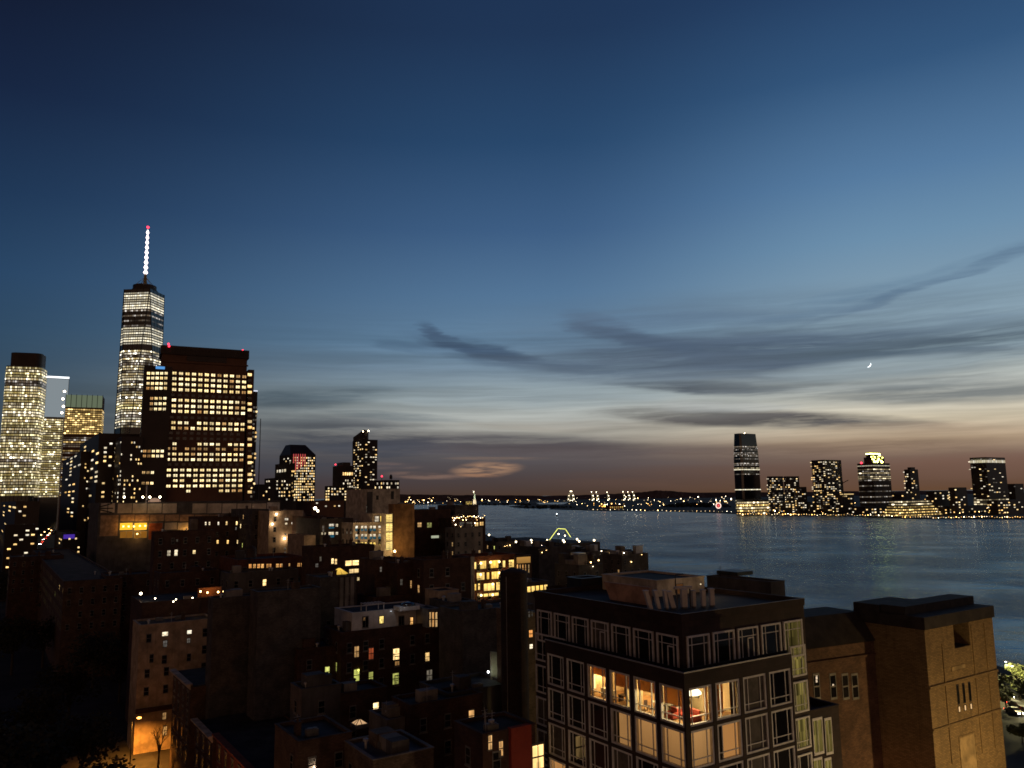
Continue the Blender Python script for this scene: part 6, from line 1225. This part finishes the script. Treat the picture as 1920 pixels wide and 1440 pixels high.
s.part('terrace_wall', MB().box(s.wa * .68, s.wa * .97, 3, 3.3, z_ - .3, z_ + 2.0), surf('orange_stucco', (.4, .16, .07))); lo = s.part('planter', MB().box(s.wa * .5, s.wa * .6, 2, 2.6, z_ - .2, z_ + .5), m_conc); light(lo, (s.wa * .82, 1.2, z_ + 1.6), 70, (1, .5, .15), .3); light(lo, (s.wa * .1, 1.2, z_ + 1.6), 25, (1, .7, .4), .3)
# unlit houses that close the blocks
FILL = [(20, 1045, 330, 120, -60, 15), (120, 1090, 240, 230, 60, 14), (430, 1075, 205, 560, None, 14), (300, 1075, 215, 412, None, 12), (700, 1120, 176, 800, None, 10), (560, 1150, 170, 640, None, 12), (566, 1292, 118, 640, None, 5), (640, 1300, 121, 726, None, 6), (770, 1322, 112, 905, None, 6), (560, 1390, 96, 660, None, 10), (840, 1300, 118, 960, None, 10), (200, 1080, 250, 290, None, 14)]
adj = ['dark low house', 'unlit flat roofed house', 'shadowed back house', 'black roofed rear house']
place = ['at the far left edge beyond the trees', 'at left among the dark trees', 'under the red brick loft', 'in front of the black gabled block', 'below the narrow lit windows', 'behind the tall grey party wall', 'right of the cornice house roofs', 'below the green lit window', 'in the court under the sash windows', 'left of the grey flat roof', 'below the lit garden wall', 'left of the black gabled block']
for i, (px, py, Y, pr, pl, lb_) in enumerate(FILL): plain('rowhouse', '%s %s' % (adj[i % 4], place[i]), 'house', px, py, Y, pr, pl, (m_dkbrick, m_brnbrick, m_dkconc, m_dkbrick)[i % 4], lb=lb_ if pl is None else None, parapet=.5)

def water_tank(px, py, Y, label, z0, k_=1.0):
    c = P(px, py, Y); o = empty('water_tank', (c.x, c.y, z0)); tag(o, label, 'water tank'); o.scale = (k_, k_, k_)
    MB().lathe([(1.5, 2.2), (1.75, 2.25), (1.7, 5.2), (1.8, 5.2), (.08, 6.5)], 16).obj('tank', surf('tank_staves', (.09, .06, .045), brick=(.18, 6, .02, .4)), o); b = MB()
    for a in range(4): x, y = 1.25 * cos(a * pi / 2 + .8), 1.25 * sin(a * pi / 2 + .8); x2, y2 = 1.25 * cos(a * pi / 2 + 2.37), 1.25 * sin(a * pi / 2 + 2.37); b.bar((x, y, 0), (x, y, 2.2), .09); b.bar((x, y, .2), (x2, y2, 2.0), .05)
    b.obj('stand', m_black, o)
    for z in (2.9, 3.8, 4.7): MB().lathe([(1.78, z), (1.8, z + .07), (1.78, z + .14)], 16).obj('hoop', m_black, o)

water_tank(470, 1072, 212, 'round water tank on the red brick loft roof', 3 + P(446, 1050, 215).z - 3.8, .75)
water_tank(612, 1030, 212, 'round water tank on the dark loft with wide bright windows', P(588, 1026, 205).z - .8, .6)
water_tank(1108, 1064, 236, 'small water tank on the dark roof behind the corner roof', P(1085, 1060, 230).z - .7, .6)
# small boat out on the river
c = Gp(1044, 967.5, 0); o = empty('boat', (c.x, c.y, 0), R_(70)); tag(o, 'small dark boat with one bright lamp out on the river', 'boat')
MB().prism([(-5, -1.2, -.3), (4, -1.2, -.3), (6, 0, -.3), (4, 1.2, -.3), (-5, 1.2, -.3)], [(-5.5, -1.8, 1.4), (4, -1.8, 1.5), (7.5, 0, 1.9), (4, 1.8, 1.5), (-5.5, 1.8, 1.4)]).obj('hull', m_black, o); MB().box(-3, 1.5, -1.2, 1.2, 1.4, 3.4).obj('cabin', m_white, o); MB().bar((0, 0, 3.4), (0, 0, 5.5), .1).ball((0, 0, 5.8), .9, 0).obj('mast_lamp', g_cool, o)
